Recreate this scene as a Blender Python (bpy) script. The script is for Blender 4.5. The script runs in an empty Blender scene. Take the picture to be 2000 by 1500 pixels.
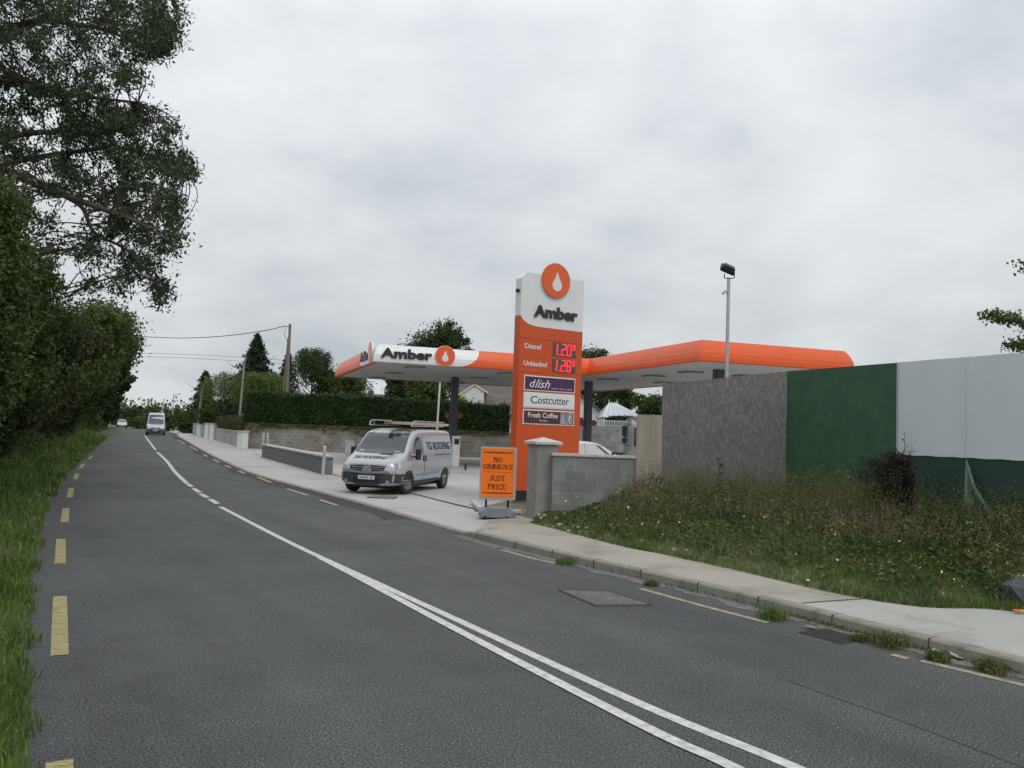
import bpy, bmesh, math, random
import numpy as np
from mathutils import Vector, Matrix
from mathutils.bvhtree import BVHTree
random.seed(7); rng = np.random.default_rng(7)
sc = bpy.context.scene; col = sc.collection
R_ = math.radians
# ------------------------------------------------------------------ camera
FPX = 1618.0; H = 1.85; ROLL = R_(2.06); PITCH = math.atan(92 / FPX)
cd = bpy.data.cameras.new('camera'); cam = bpy.data.objects.new('camera', cd); col.objects.link(cam)
cd.sensor_width = 36; cd.lens = FPX / 2000 * 36; cd.clip_start = .05; cd.clip_end = 4000
CM = Matrix.Translation((0, 0, H)) @ Matrix.Rotation(math.pi / 2 + PITCH, 4, 'X') @ Matrix.Rotation(ROLL, 4, 'Z')
cam.matrix_world = CM; sc.camera = cam
# ------------------------------------------------------------------ sky and sun
SUN_EL, SUN_ROT = R_(52), R_(150)
w = bpy.data.worlds.new('World'); sc.world = w; w.use_nodes = True
nt = w.node_tree; N = nt.nodes; Lk = nt.links; N.clear()
def nd(tree, t, **k):
    n = tree.nodes.new(t)
    for a, b in k.items(): setattr(n, a, b)
    return n
out = nd(nt, 'ShaderNodeOutputWorld'); bg = nd(nt, 'ShaderNodeBackground'); bg.inputs['Strength'].default_value = .1
sky = nd(nt, 'ShaderNodeTexSky', sky_type='NISHITA'); sky.sun_disc = False; sky.sun_elevation = SUN_EL; sky.sun_rotation = SUN_ROT
tc = nd(nt, 'ShaderNodeTexCoord'); sp = nd(nt, 'ShaderNodeSeparateXYZ'); Lk.new(tc.outputs['Generated'], sp.inputs[0])
def mth(tree, op, a, b=None, clamp=False):
    n = tree.nodes.new('ShaderNodeMath'); n.operation = op; n.use_clamp = clamp
    for i, v in enumerate((a, b)):
        if v is None: continue
        if isinstance(v, (int, float)): n.inputs[i].default_value = v
        else: tree.links.new(v, n.inputs[i])
    return n.outputs[0]
zz = mth(nt, 'MAXIMUM', sp.outputs['Z'], 0.0)
den = mth(nt, 'ADD', zz, .42)
cx = mth(nt, 'DIVIDE', sp.outputs['X'], den); cy = mth(nt, 'DIVIDE', sp.outputs['Y'], den)
cb = nd(nt, 'ShaderNodeCombineXYZ'); Lk.new(cx, cb.inputs[0]); Lk.new(cy, cb.inputs[1]); Lk.new(mth(nt, 'MULTIPLY', zz, 1.2), cb.inputs[2])
n1 = nd(nt, 'ShaderNodeTexNoise'); n1.inputs['Scale'].default_value = 2.3; n1.inputs['Detail'].default_value = 7; n1.inputs['Roughness'].default_value = .52; n1.inputs['Distortion'].default_value = .15
Lk.new(cb.outputs[0], n1.inputs['Vector'])
cr = nd(nt, 'ShaderNodeValToRGB'); e = cr.color_ramp.elements
e[0].position = .32; e[0].color = (5.5, 5.95, 6.3, 1); e[1].position = .68; e[1].color = (8.2, 8.45, 8.65, 1)
m_ = cr.color_ramp.elements.new(.5); m_.color = (7.1, 7.4, 7.65, 1)
Lk.new(n1.outputs['Fac'], cr.inputs[0])
up = mth(nt, 'ADD', mth(nt, 'MULTIPLY', zz, .95), .80)      # an overcast sky is brighter overhead
low = mth(nt, 'MULTIPLY', mth(nt, 'POWER', mth(nt, 'SUBTRACT', 1.0, zz, True), 24), .26)
gain = mth(nt, 'ADD', up, low)
vm = nd(nt, 'ShaderNodeVectorMath', operation='SCALE'); Lk.new(cr.outputs[0], vm.inputs[0]); Lk.new(gain, vm.inputs['Scale'])
mx = nd(nt, 'ShaderNodeMixRGB'); mx.inputs[0].default_value = .94
Lk.new(sky.outputs[0], mx.inputs[1]); Lk.new(vm.outputs[0], mx.inputs[2]); Lk.new(mx.outputs[0], bg.inputs['Color']); Lk.new(bg.outputs[0], out.inputs[0])
sl = bpy.data.lights.new('sun', 'SUN'); sl.energy = .7; sl.angle = R_(25); sl.color = (1, .97, .92)
so = bpy.data.objects.new('sun', sl); col.objects.link(so)
sd = Vector((math.cos(SUN_EL) * math.sin(SUN_ROT), math.cos(SUN_EL) * math.cos(SUN_ROT), math.sin(SUN_EL)))
so.rotation_euler = sd.to_track_quat('Z', 'Y').to_euler()
sc.view_settings.view_transform = 'Standard'; sc.view_settings.look = 'None'; sc.view_settings.exposure = 0; sc.view_settings.gamma = 1
try:
    sc.cycles.max_bounces = 6; sc.cycles.diffuse_bounces = 3; sc.cycles.glossy_bounces = 3; sc.cycles.transmission_bounces = 4
    sc.cycles.transparent_max_bounces = 8; sc.cycles.use_denoising = True
except Exception: pass
# ------------------------------------------------------------------ photo pixel -> place in the world (plain perspective arithmetic)
CR = CM.to_3x3()
def ray(px, py): return CR @ Vector(((px - 1000) / FPX, -(py - 750) / FPX, -1))
def G(px, py, z=0.0):
    d = ray(px, py); k = (z - H) / d.z; return Vector((d.x * k, d.y * k, z))
def A(px, py, Y):
    d = ray(px, py); k = Y / d.y; return Vector((d.x * k, Y, H + d.z * k))
def onplane(px, py, o, u):          # hit of the pixel ray with the vertical plane through o along u -> (s, z)
    d = ray(px, py); det = d.x * u[1] - d.y * u[0]
    # o + s u = t d  (plan)
    t = (o[0] * u[1] - o[1] * u[0]) / det
    s = (d.x * t - o[0]) * u[0] + (d.y * t - o[1]) * u[1]
    return s / (u[0] ** 2 + u[1] ** 2), H + d.z * t
# ------------------------------------------------------------------ materials
MT = {}
def newmat(name):
    m = bpy.data.materials.new(name); m.use_nodes = True; MT[name] = m
    return m, m.node_tree, m.node_tree.nodes['Principled BSDF']
def coords(t, vec=None, scale=(1, 1, 1), obj=True):
    c = nd(t, 'ShaderNodeTexCoord'); mp = nd(t, 'ShaderNodeMapping'); mp.inputs['Scale'].default_value = scale
    t.links.new(c.outputs['Object'], mp.inputs[0]); return mp.outputs[0]
def noise_(t, vec, scale, detail=3, rough=.55, dist=0):
    n = nd(t, 'ShaderNodeTexNoise'); n.inputs['Scale'].default_value = scale; n.inputs['Detail'].default_value = detail
    n.inputs['Roughness'].default_value = rough; n.inputs['Distortion'].default_value = dist
    t.links.new(vec, n.inputs['Vector']); return n.outputs['Fac']
def ramp(t, fac, stops):
    r = nd(t, 'ShaderNodeValToRGB'); e = r.color_ramp.elements
    e[0].position, e[0].color = stops[0][0], (*stops[0][1], 1); e[1].position, e[1].color = stops[-1][0], (*stops[-1][1], 1)
    for p, c in stops[1:-1]: x = e.new(p); x.color = (*c, 1)
    t.links.new(fac, r.inputs[0]); return r.outputs[0]
def mixc(t, fac, a, b, mode='MIX'):
    n = nd(t, 'ShaderNodeMixRGB', blend_type=mode)
    for i, v in enumerate((fac, a, b)):
        if isinstance(v, (int, float)): n.inputs[i].default_value = v
        elif isinstance(v, tuple): n.inputs[i].default_value = (*v, 1)
        else: t.links.new(v, n.inputs[i])
    return n.outputs[0]
def pm(name, c, var=.15, scale=4, rough=.6, metal=0, bump=0, bscale=40, stretch=(1, 1, 1), spec=.5, coat=0, em=0, c2=None):
    if name in MT: return MT[name]
    m, t, b = newmat(name); v = coords(t, scale=stretch)
    f = noise_(t, v, scale, 5, .6)
    lo = tuple(x * (1 - var) for x in c); hi = tuple(min(1, x * (1 + var)) for x in c)
    if c2: lo = c2
    t.links.new(ramp(t, f, [(.3, lo), (.7, hi)]), b.inputs['Base Color'])
    b.inputs['Roughness'].default_value = rough; b.inputs['Metallic'].default_value = metal
    b.inputs['Specular IOR Level'].default_value = spec; b.inputs['Coat Weight'].default_value = coat
    if em: b.inputs['Emission Color'].default_value = (*c, 1); b.inputs['Emission Strength'].default_value = em
    if bump:
        bn = nd(t, 'ShaderNodeBump'); bn.inputs['Strength'].default_value = bump; bn.inputs['Distance'].default_value = .02
        t.links.new(noise_(t, v, bscale, 4), bn.inputs['Height']); t.links.new(bn.outputs[0], b.inputs['Normal'])
    return m
def asphalt():
    m, t, b = newmat('asphalt'); v = coords(t)
    big = noise_(t, v, .35, 4, .6, .5); mid = noise_(t, v, 3.0, 4, .6); fine = noise_(t, v, 70, 3, .8)
    c = ramp(t, fine, [(.36, (.01, .012, .013)), (.5, (.058, .061, .062)), (.64, (.20, .203, .198))])
    c = mixc(t, .75, c, ramp(t, big, [(.35, (.72, .73, .75)), (.65, (1.15, 1.14, 1.12))]), 'MULTIPLY')
    rot = nd(t, 'ShaderNodeMapping'); rot.inputs['Rotation'].default_value = (0, 0, R_(57)); rot.inputs['Scale'].default_value = (1, 1, 1); tcx = nd(t, 'ShaderNodeTexCoord'); t.links.new(tcx.outputs['Object'], rot.inputs[0])
    rs = nd(t, 'ShaderNodeMapping'); rs.inputs['Scale'].default_value = (.05, .9, 1); t.links.new(rot.outputs[0], rs.inputs[0])
    trk = noise_(t, rs.outputs[0], 1.0, 3, .6, .2); c = mixc(t, .5, c, ramp(t, trk, [(.38, (.74, .74, .75)), (.5, (1, 1, 1)), (.62, (1.28, 1.27, 1.24))]), 'MULTIPLY')
    stn = noise_(t, v, 1.3, 5, .7, 1.2); c = mixc(t, .3, c, ramp(t, stn, [(.3, (.62, .62, .63)), (.42, (1, 1, 1))]), 'MULTIPLY')
    c = mixc(t, .4, c, ramp(t, mid, [(.3, (.75, .75, .75)), (.7, (1.2, 1.2, 1.18))]), 'MULTIPLY')
    vo = nd(t, 'ShaderNodeTexVoronoi'); vo.inputs['Scale'].default_value = 30; t.links.new(v, vo.inputs['Vector'])
    sel = nd(t, 'ShaderNodeTexWhiteNoise', noise_dimensions='3D'); t.links.new(vo.outputs['Position'], sel.inputs['Vector'])
    chip = mth(t, 'MULTIPLY', mth(t, 'LESS_THAN', vo.outputs['Distance'], .16), mth(t, 'GREATER_THAN', sel.outputs['Value'], .93))
    c = mixc(t, chip, c, (.3, .29, .27))
    t.links.new(c, b.inputs['Base Color']); b.inputs['Roughness'].default_value = .85
    bn = nd(t, 'ShaderNodeBump'); bn.inputs['Strength'].default_value = .5; bn.inputs['Distance'].default_value = .01
    t.links.new(fine, bn.inputs['Height']); t.links.new(bn.outputs[0], b.inputs['Normal'])
    return m
def concrete(name, base, warm, sc_=1.2):
    m, t, b = newmat(name); v = coords(t)
    big = noise_(t, v, sc_, 5, .62, .6); fine = noise_(t, v, 45, 3, .6)
    c = ramp(t, big, [(.3, tuple(x * .8 for x in warm)), (.48, base), (.7, tuple(x * 1.12 for x in base))])
    c = mixc(t, .6, c, ramp(t, fine, [(.3, (.82, .82, .82)), (.7, (1.12, 1.12, 1.12))]), 'MULTIPLY')
    st = noise_(t, v, 5, 4, .7, 1.5)
    c = mixc(t, .5, c, ramp(t, st, [(.28, (.68, .66, .62)), (.42, (1, 1, 1))]), 'MULTIPLY')
    t.links.new(c, b.inputs['Base Color']); b.inputs['Roughness'].default_value = .9
    bn = nd(t, 'ShaderNodeBump'); bn.inputs['Strength'].default_value = .25; bn.inputs['Distance'].default_value = .008
    t.links.new(fine, bn.inputs['Height']); t.links.new(bn.outputs[0], b.inputs['Normal']); return m
def blocks(name, c1, c2, mortar, bw=.45, bh=.225, ms=.008, grime=True):
    m, t, b = newmat(name); c = nd(t, 'ShaderNodeTexCoord'); s = nd(t, 'ShaderNodeSeparateXYZ'); t.links.new(c.outputs['Object'], s.inputs[0])
    cb = nd(t, 'ShaderNodeCombineXYZ'); t.links.new(s.outputs['X'], cb.inputs[0]); t.links.new(s.outputs['Z'], cb.inputs[1])
    br = nd(t, 'ShaderNodeTexBrick'); br.inputs['Scale'].default_value = 1; br.inputs['Brick Width'].default_value = bw; br.inputs['Row Height'].default_value = bh
    br.inputs['Mortar Size'].default_value = ms; br.inputs['Color1'].default_value = (*c1, 1); br.inputs['Color2'].default_value = (*c2, 1); br.inputs['Mortar'].default_value = (*mortar, 1)
    t.links.new(cb.outputs[0], br.inputs['Vector'])
    f = noise_(t, c.outputs['Object'], 25, 4, .7); g = noise_(t, c.outputs['Object'], 1.1, 4, .7, .8)
    cc = mixc(t, .7, br.outputs['Color'], ramp(t, f, [(.3, (.75, .75, .75)), (.7, (1.2, 1.2, 1.2))]), 'MULTIPLY')
    if grime: cc = mixc(t, .8, cc, ramp(t, g, [(.3, (.62, .58, .5)), (.6, (1.05, 1.05, 1.05))]), 'MULTIPLY')
    t.links.new(cc, b.inputs['Base Color']); b.inputs['Roughness'].default_value = .9
    bn = nd(t, 'ShaderNodeBump'); bn.inputs['Strength'].default_value = .6; bn.inputs['Distance'].default_value = .01
    hh = mth(t, 'SUBTRACT', mth(t, 'MULTIPLY', f, .4), br.outputs['Fac']); t.links.new(hh, bn.inputs['Height']); t.links.new(bn.outputs[0], b.inputs['Normal'])
    return m
def leafmat(name, c1, c2, c3=None, scale=.6, trans=.25):
    m, t, b = newmat(name); v = coords(t); g = nd(t, 'ShaderNodeNewGeometry')
    f = noise_(t, v, scale, 3, .6)
    c = ramp(t, f, [(.35, c1), (.62, c2)] if not c3 else [(.33, c1), (.5, c2), (.68, c3)])
    c = mixc(t, 1, c, ramp(t, g.outputs['Random Per Island'], [(0, (.6, .62, .6)), (.6, (1.05, 1.05, 1.0)), (1, (1.55, 1.5, 1.3))]), 'MULTIPLY')
    t.links.new(c, b.inputs['Base Color']); b.inputs['Roughness'].default_value = .65; b.inputs['Specular IOR Level'].default_value = .3
    tr = nd(t, 'ShaderNodeBsdfTranslucent'); t.links.new(c, tr.inputs['Color']); mxs = nd(t, 'ShaderNodeMixShader'); mxs.inputs[0].default_value = trans
    o = t.nodes['Material Output']; t.links.new(b.outputs[0], mxs.inputs[1]); t.links.new(tr.outputs[0], mxs.inputs[2]); t.links.new(mxs.outputs[0], o.inputs['Surface'])
    return m
M_asphalt = asphalt()
M_path = concrete('path_concrete', (.345, .32, .27), (.315, .28, .225)); M_path2 = concrete('new_path_concrete', (.38, .373, .345), (.36, .345, .315))
M_court = concrete('forecourt_concrete', (.41, .40, .385), (.41, .395, .375), .25); M_kerb = concrete('kerb_concrete', (.26, .245, .21), (.2, .185, .155), 3)
M_render = concrete('grey_render', (.31, .305, .285), (.3, .29, .27), .9)
M_cap = concrete('pale_coping', (.5, .49, .455), (.42, .41, .37), 2)
M_block = blocks('grey_blockwork', (.22, .23, .23), (.28, .285, .28), (.34, .335, .32), bw=.45, bh=.225)
M_block.node_tree.nodes['Principled BSDF'].inputs['Roughness'].default_value = .95
M_oldblock = blocks('old_blockwork', (.23, .215, .19), (.3, .285, .25), (.4, .38, .34), bw=.45, bh=.225, ms=.012)
M_darkwall = pm('dark_roughcast', (.165, .17, .175), .35, 9, .95, bump=.8, bscale=60)
M_white = pm('white_paint', (.72, .72, .71), .04, 2, .4)
M_line = pm('road_white', (.6, .6, .57), .14, 14, .7, c2=(.38, .38, .37))
M_yel = pm('road_yellow', (.46, .39, .16), .15, 9, .8, c2=(.13, .118, .08), stretch=(1, 5, 1))
M_yel2 = pm('worn_yellow', (.36, .32, .17), .2, 9, .8, c2=(.15, .145, .11))
M_or = pm('orange_panel', (.76, .10, .010), .06, 1.5, .42, coat=.08)
M_or2 = pm('orange_sign', (.60, .082, .012), .07, 1.2, .42, stretch=(1, 1, .4))
M_logo = pm('logo_orange', (.76, .1, .012), .04, 2, .35, coat=.3)
M_signw = pm('sign_white', (.74, .75, .75), .03, 2, .35, coat=.2)
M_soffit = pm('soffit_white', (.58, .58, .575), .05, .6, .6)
M_dark = pm('dark_lettering', (.028, .024, .026), .1, 5, .4)
M_black = pm('black_plastic', (.018, .019, .021), .2, 6, .55)
M_bump = pm('bumper_plastic', (.05, .052, .058), .12, 5, .6)
M_rub = pm('tyre_rubber', (.022, .022, .023), .2, 8, .85)
M_glass = pm('dark_glass', (.03, .038, .042), .3, 2, .06, spec=.9)
M_galv = pm('galvanised_steel', (.46, .48, .5), .1, 8, .42, metal=.55)
M_col = pm('column_grey', (.085, .093, .11), .1, 3, .45)
M_wood = pm('weathered_pole', (.20, .185, .16), .25, 3, .85, stretch=(6, 6, .4), bump=.3)
M_silver = pm('silver_paint', (.44, .45, .465), .03, 3, .28, metal=.45, coat=.6)
M_blue = pm('pale_blue_paint', (.38, .45, .56), .04, 3, .28, metal=.35, coat=.6)
M_rim = pm('rim_grey', (.2, .2, .2), .2, 20, .5, metal=.5)
M_soil = pm('bare_soil', (.135, .12, .075), .4, 2, .95, bump=.5, bscale=20)
M_bark = pm('bark', (.075, .06, .045), .3, 4, .9, stretch=(4, 4, 1), bump=.6)
M_grit = pm('edge_grit', (.105, .104, .1), .3, 30, .95, bump=.6, c2=(.062, .062, .06))
M_joint = pm('joint_sealant', (.07, .068, .065), .2, 8, .9)
M_glow = pm('board_orange', (1.0, .19, .0), .03, 3, .5)
M_green = pm('green_board', (.03, .095, .045), .22, 3.2, .6, bump=.3, bscale=30)
M_green2 = pm('dark_green_sheet', (.022, .052, .04), .15, 1.5, .5)
M_wsheet = pm('white_sheet', (.60, .645, .675), .05, .7, .7)
M_purple = pm('purple_panel', (.07, .022, .085), .08, 3, .4); M_brown = pm('brown_panel', (.085, .03, .032), .2, 4, .4)
M_roof = pm('brown_tiles', (.15, .13, .11), .25, 1.5, .85, stretch=(.3, 3, 9), c2=(.07, .06, .052))
M_redsign = pm('dull_red', (.36, .06, .04), .15, 4, .5)
def osb():
    m, t, b = newmat('weathered_chipboard'); v = coords(t, scale=(13, 13, 4.6))
    f = noise_(t, v, 1.6, 6, .72, .8); g = noise_(t, coords(t), .9, 3, .6)
    c = ramp(t, f, [(.32, (.125, .113, .105)), (.5, (.185, .17, .162)), (.68, (.28, .265, .255))])
    c = mixc(t, .7, c, ramp(t, g, [(.3, (.8, .8, .8)), (.7, (1.12, 1.12, 1.15))]), 'MULTIPLY')
    t.links.new(c, b.inputs['Base Color']); b.inputs['Roughness'].default_value = .9
    bn = nd(t, 'ShaderNodeBump'); bn.inputs['Strength'].default_value = .5; bn.inputs['Distance'].default_value = .006
    t.links.new(f, bn.inputs['Height']); t.links.new(bn.outputs[0], b.inputs['Normal']); return m
M_osb = osb(); M_ply = pm('pale_plywood', (.37, .325, .265), .14, 1.4, .8, stretch=(5, 5, .5), c2=(.29, .25, .2))
def grassground():
    m, t, b = newmat('grass_ground'); v = coords(t); f = noise_(t, v, .5, 5, .7); g = noise_(t, v, 12, 4, .7)
    c = ramp(t, f, [(.3, (.04, .055, .018)), (.5, (.055, .085, .022)), (.7, (.09, .1, .04))])
    c = mixc(t, .8, c, ramp(t, g, [(.3, (.6, .6, .6)), (.7, (1.3, 1.3, 1.3))]), 'MULTIPLY')
    t.links.new(c, b.inputs['Base Color']); b.inputs['Roughness'].default_value = .95; return m
M_ground = grassground()
L_ash = leafmat('ash_leaves', (.035, .058, .03), (.055, .085, .04), (.075, .1, .05))
L_dark = leafmat('dark_leaves', (.028, .052, .022), (.052, .083, .03), (.092, .112, .04), .45)
L_mid = leafmat('mid_leaves', (.042, .074, .024), (.075, .118, .033), (.135, .145, .05), .4)
L_row = leafmat('hedgerow_leaves', (.034, .06, .022), (.078, .115, .034), (.115, .095, .045), .3)
L_light = leafmat('light_leaves', (.07, .11, .03), (.11, .16, .045), (.14, .18, .06), .5)
L_brown = leafmat('brownish_leaves', (.06, .045, .022), (.07, .07, .026), (.05, .07, .02), .7)
L_hedge = leafmat('hedge_leaves', (.018, .042, .012), (.028, .06, .016), (.04, .075, .02), 1.2, .1)
L_con = leafmat('conifer_needles', (.014, .032, .018), (.03, .055, .026), None, .8, .1)
L_lime = leafmat('lime_leaves', (.2, .3, .03), (.28, .38, .05), None, .8)
L_grass = leafmat('grass_blades', (.065, .12, .025), (.115, .19, .04), (.2, .23, .085), .9, .3)
L_weed = leafmat('weed_leaves', (.055, .09, .022), (.105, .13, .04), (.19, .17, .08), .8, .2)
L_dry = leafmat('dry_stems', (.12, .098, .07), (.20, .17, .115), (.13, .14, .07), 1.5, .1)
L_dead = leafmat('dead_foliage', (.018, .013, .01), (.034, .025, .019), None, 2, .05)
L_copper = leafmat('copper_leaves', (.045, .02, .022), (.08, .035, .03), None, 1)
# ------------------------------------------------------------------ mesh helpers
def tag(o, label=None, cat=None, group=None, kind=None):
    if label: o['label'] = label
    if cat: o['category'] = cat
    if group: o['group'] = group
    if kind: o['kind'] = kind
    return o
def thing(name, label, cat, loc=(0, 0, 0), rz=0, group=None):
    o = bpy.data.objects.new(name, None); col.objects.link(o); o.location = loc; o.rotation_euler = (0, 0, rz); o.empty_display_size = .2
    return tag(o, label, cat, group)
def link(name, me, mat, parent=None, loc=None, rz=0):
    o = bpy.data.objects.new(name, me); col.objects.link(o)
    if mat: me.materials.append(mat)
    if parent: o.parent = parent
    if loc is not None: o.location = loc
    if rz: o.rotation_euler = (0, 0, rz)
    return o
class MB:
    def __init__(s): s.v = []; s.f = []
    def add(s, vs, fs):
        k = len(s.v); s.v += [tuple(v) for v in vs]; s.f += [tuple(i + k for i in f) for f in fs]; return s
    def box(s, x0, x1, y0, y1, z0, z1, M=None):
        vs = [Vector(p) for p in ((x0, y0, z0), (x1, y0, z0), (x1, y1, z0), (x0, y1, z0), (x0, y0, z1), (x1, y0, z1), (x1, y1, z1), (x0, y1, z1))]
        if M: vs = [M @ v for v in vs]
        return s.add(vs, [(0, 3, 2, 1), (4, 5, 6, 7), (0, 1, 5, 4), (1, 2, 6, 5), (2, 3, 7, 6), (3, 0, 4, 7)])
    def tube(s, pts, r, n=8, cap=True):
        pts = [Vector(p) for p in pts]; rs = r if isinstance(r, (list, tuple)) else [r] * len(pts); k = len(s.v); ref = None
        for i, p in enumerate(pts):
            d = (pts[min(i + 1, len(pts) - 1)] - pts[max(i - 1, 0)]).normalized()
            if ref is None: ref = Vector((0, 0, 1)) if abs(d.z) < .9 else Vector((1, 0, 0))
            a = d.cross(ref).normalized(); b = d.cross(a).normalized(); ref = a.cross(d)
            for j in range(n):
                t = 2 * math.pi * j / n; s.v.append(tuple(p + (a * math.cos(t) + b * math.sin(t)) * rs[i]))
        for i in range(len(pts) - 1):
            for j in range(n):
                s.f.append((k + i * n + j, k + i * n + (j + 1) % n, k + (i + 1) * n + (j + 1) % n, k + (i + 1) * n + j))
        if cap: s.f.append(tuple(k + j for j in range(n))[::-1]); s.f.append(tuple(k + (len(pts) - 1) * n + j for j in range(n)))
        return s
    def prism(s, poly, fn0, fn1):       # poly in 2D, two mappings to 3D
        n = len(poly); vs = [fn0(*p) for p in poly] + [fn1(*p) for p in poly]
        return s.add(vs, [tuple(range(n))[::-1], tuple(range(n, 2 * n))] + [(i, (i + 1) % n, n + (i + 1) % n, n + i) for i in range(n)])
    def build(s, name, mat, parent=None, loc=None, rz=0, smooth=False, bevel=0, fix=True):
        me = bpy.data.meshes.new(name); me.from_pydata(s.v, [], s.f)
        if fix or bevel:
            bm = bmesh.new(); bm.from_mesh(me)
            if bevel: bmesh.ops.bevel(bm, geom=[e for e in bm.edges if len(e.link_faces) == 2 and e.calc_face_angle(0) > .6], offset=bevel, segments=1 if bevel < .01 else 2, affect='EDGES', clamp_overlap=True)
            bmesh.ops.recalc_face_normals(bm, faces=bm.faces); bm.to_mesh(me); bm.free()
        if smooth:
            me.polygons.foreach_set('use_smooth', [True] * len(me.polygons))
            try: me.set_sharp_from_angle(angle=R_(40))
            except Exception: pass
        return link(name, me, mat, parent, loc, rz)
def quads(name, V, mat, parent=None, loc=None):
    V = np.asarray(V, dtype=np.float32); n, k = V.shape[0], V.shape[1]
    if loc is not None: V = V - np.array(loc, dtype=np.float32)
    me = bpy.data.meshes.new(name); me.vertices.add(n * k); me.vertices.foreach_set('co', V.reshape(-1))
    me.loops.add(n * k); me.loops.foreach_set('vertex_index', np.arange(n * k, dtype=np.int32))
    me.polygons.add(n); me.polygons.foreach_set('loop_start', np.arange(0, n * k, k, dtype=np.int32)); me.polygons.foreach_set('loop_total', np.full(n, k, dtype=np.int32))
    me.update(calc_edges=True); return link(name, me, mat, parent, loc)
def unit(v): return v / np.maximum(np.linalg.norm(v, axis=-1, keepdims=True), 1e-6)
def leafcards(C, size, asp=.5, droop=0.0, jit=.35):
    n = len(C); d = unit(rng.normal(size=(n, 3)) + np.array([0, 0, -droop])); r = unit(np.cross(d, rng.normal(size=(n, 3))))
    s = size * (1 + jit * rng.normal(size=(n, 1))).clip(.4, 2); L = d * s; W = r * s * asp * .5
    return np.stack([C - L * .5, C + W - L * .05, C + L * .5, C - W - L * .05], axis=1)
def cluster(n, c, r):
    c = np.asarray(c, dtype=float); return c + rng.normal(size=(n, 3)) * np.asarray(r) * .5
def blobpts(n, c, R, sub=.28, nsub=None, shell=.55):
    """leaf positions in lumps scattered through an uneven ellipsoid"""
    R = np.array(R, dtype=float); nsub = nsub or max(12, int(n / 90)); d = unit(rng.normal(size=(nsub, 3)))
    rad = shell + (1 - shell) * rng.random((nsub, 1)) ** .6; rad = rad * (.82 + .3 * rng.random((nsub, 1)))
    S = d * rad * R; i = rng.integers(0, nsub, n); sc_ = (.6 + .8 * rng.random((nsub, 1)))[i]
    return np.array(c) + S[i] + rng.normal(size=(n, 3)) * sub * R.mean() * sc_ * .6 * np.array([1, 1, .75])
def tree(name, label, X, Y, zt, rad, mat, n=6000, leaf=.16, z0=None, shape='round', group=None, trunk_r=.13, base=0.0, asp=.55, flat=1.0, seed=0, clip=False, lobes=0):
    sx = sy = 0
    if clip:       # stand back from the road: the crown leans out over the verge, the stem does not
        lt = float(lateral(np.array([[X, Y, 0.0]]))[0]); need = 5.2 if zt > 4.5 else 4.2
        if lt < need: sx = (need - lt) * .87; sy = (need - lt) * .35
    root = thing(name, label, 'tree' if 'bush' not in name and 'shrub' not in name else 'bush', (X - sx, Y - sy, base), group=group); hgt = zt - base
    z0 = base + hgt * .1 if z0 is None else z0
    tb = MB(); cz = (zt + z0) / 2; hz = (zt - z0) / 2
    tb.tube([(0, 0, -.1), (.1, .05, hgt * .3), (-.05 + sx * .5, .1 + sy * .5, hgt * .6), (sx, sy, hgt * .85)], [trunk_r, trunk_r * .8, trunk_r * .5, trunk_r * .15], 7)
    for k in range(7):
        a = k * 2.4 + seed; z = hgt * (.3 + .07 * k); rr = rad * .7
        tb.tube([(0, .05, z), (math.cos(a) * rr * .5, math.sin(a) * rr * .5, z + hz * .25), (math.cos(a) * rr, math.sin(a) * rr, z + hz * .45)], [trunk_r * .4, trunk_r * .25, trunk_r * .08], 5)
    tb.build('trunk', M_bark, root, smooth=True)
    P = []
    if shape == 'round':
        P.append(blobpts(int(n * .45), (X, Y, cz), (rad * .85 * flat, rad * .85, hz * .9)))
        for k in range(7):
            a = rng.random() * 6.28; q = rng.random() * 1.5 - .55
            P.append(blobpts(int(n * .08), (X + math.cos(a) * rad * .62 * flat, Y + math.sin(a) * rad * .62, cz + hz * .62 * q), (rad * .42, rad * .42, hz * .38)))
    elif shape == 'cone':
        zz_ = rng.random(n) ** 1.5; a = rng.random(n) * 6.283; tiers = 14
        tier = np.floor(zz_ * tiers) / tiers; fr = (zz_ * tiers) % 1
        rr = rad * (1 - zz_) ** (.6 if 'conical' in name else .85) * (1 - .35 * fr) * (.55 + .45 * rng.random(n)) * (.8 + .3 * np.sin(a * 3 + tier * 40))
        P.append(np.stack([X + np.cos(a) * rr, Y + np.sin(a) * rr, z0 + (zt - z0) * zz_ - rr * .12], 1) + rng.normal(size=(n, 3)) * .08)
    elif shape == 'willow':
        ns = n // 28; a = rng.random(ns) * 6.283; rr = rad * (.25 + .75 * rng.random(ns) ** .7); top = cz + hz * (.35 + .65 * np.sqrt(np.clip(1 - (rr / rad) ** 2, 0, 1)) * (.75 + .25 * rng.random(ns)))
        ln = (top - z0) * (.35 + .6 * rng.random(ns)); t = rng.random((ns, 28))
        lump = .9 + .15 * np.sin(a * 4 + seed); top = top - lobes * hz * (.5 + .5 * np.cos(2 * a)) * (rr / rad < .45)
        x = X + (np.cos(a) * rr * lump)[:, None] + .12 * rng.normal(size=(ns, 28)); y = Y + (np.sin(a) * rr)[:, None] + .12 * rng.normal(size=(ns, 28))
        P.append(np.stack([x, y, top[:, None] - ln[:, None] * t], 2).reshape(-1, 3))
    P = np.concatenate(P)
    if clip: P = P[lateral(P) > 1.5 + .5 * np.sin(P[:, 1] * 1.3 + P[:, 2]) - np.clip(P[:, 2] - .8, 0, 9) * .75]
    quads('crown', leafcards(P, leaf, asp, .6 if shape == 'willow' else 0) - np.array([X - sx, Y - sy, base]), mat, root)
    return root
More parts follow.
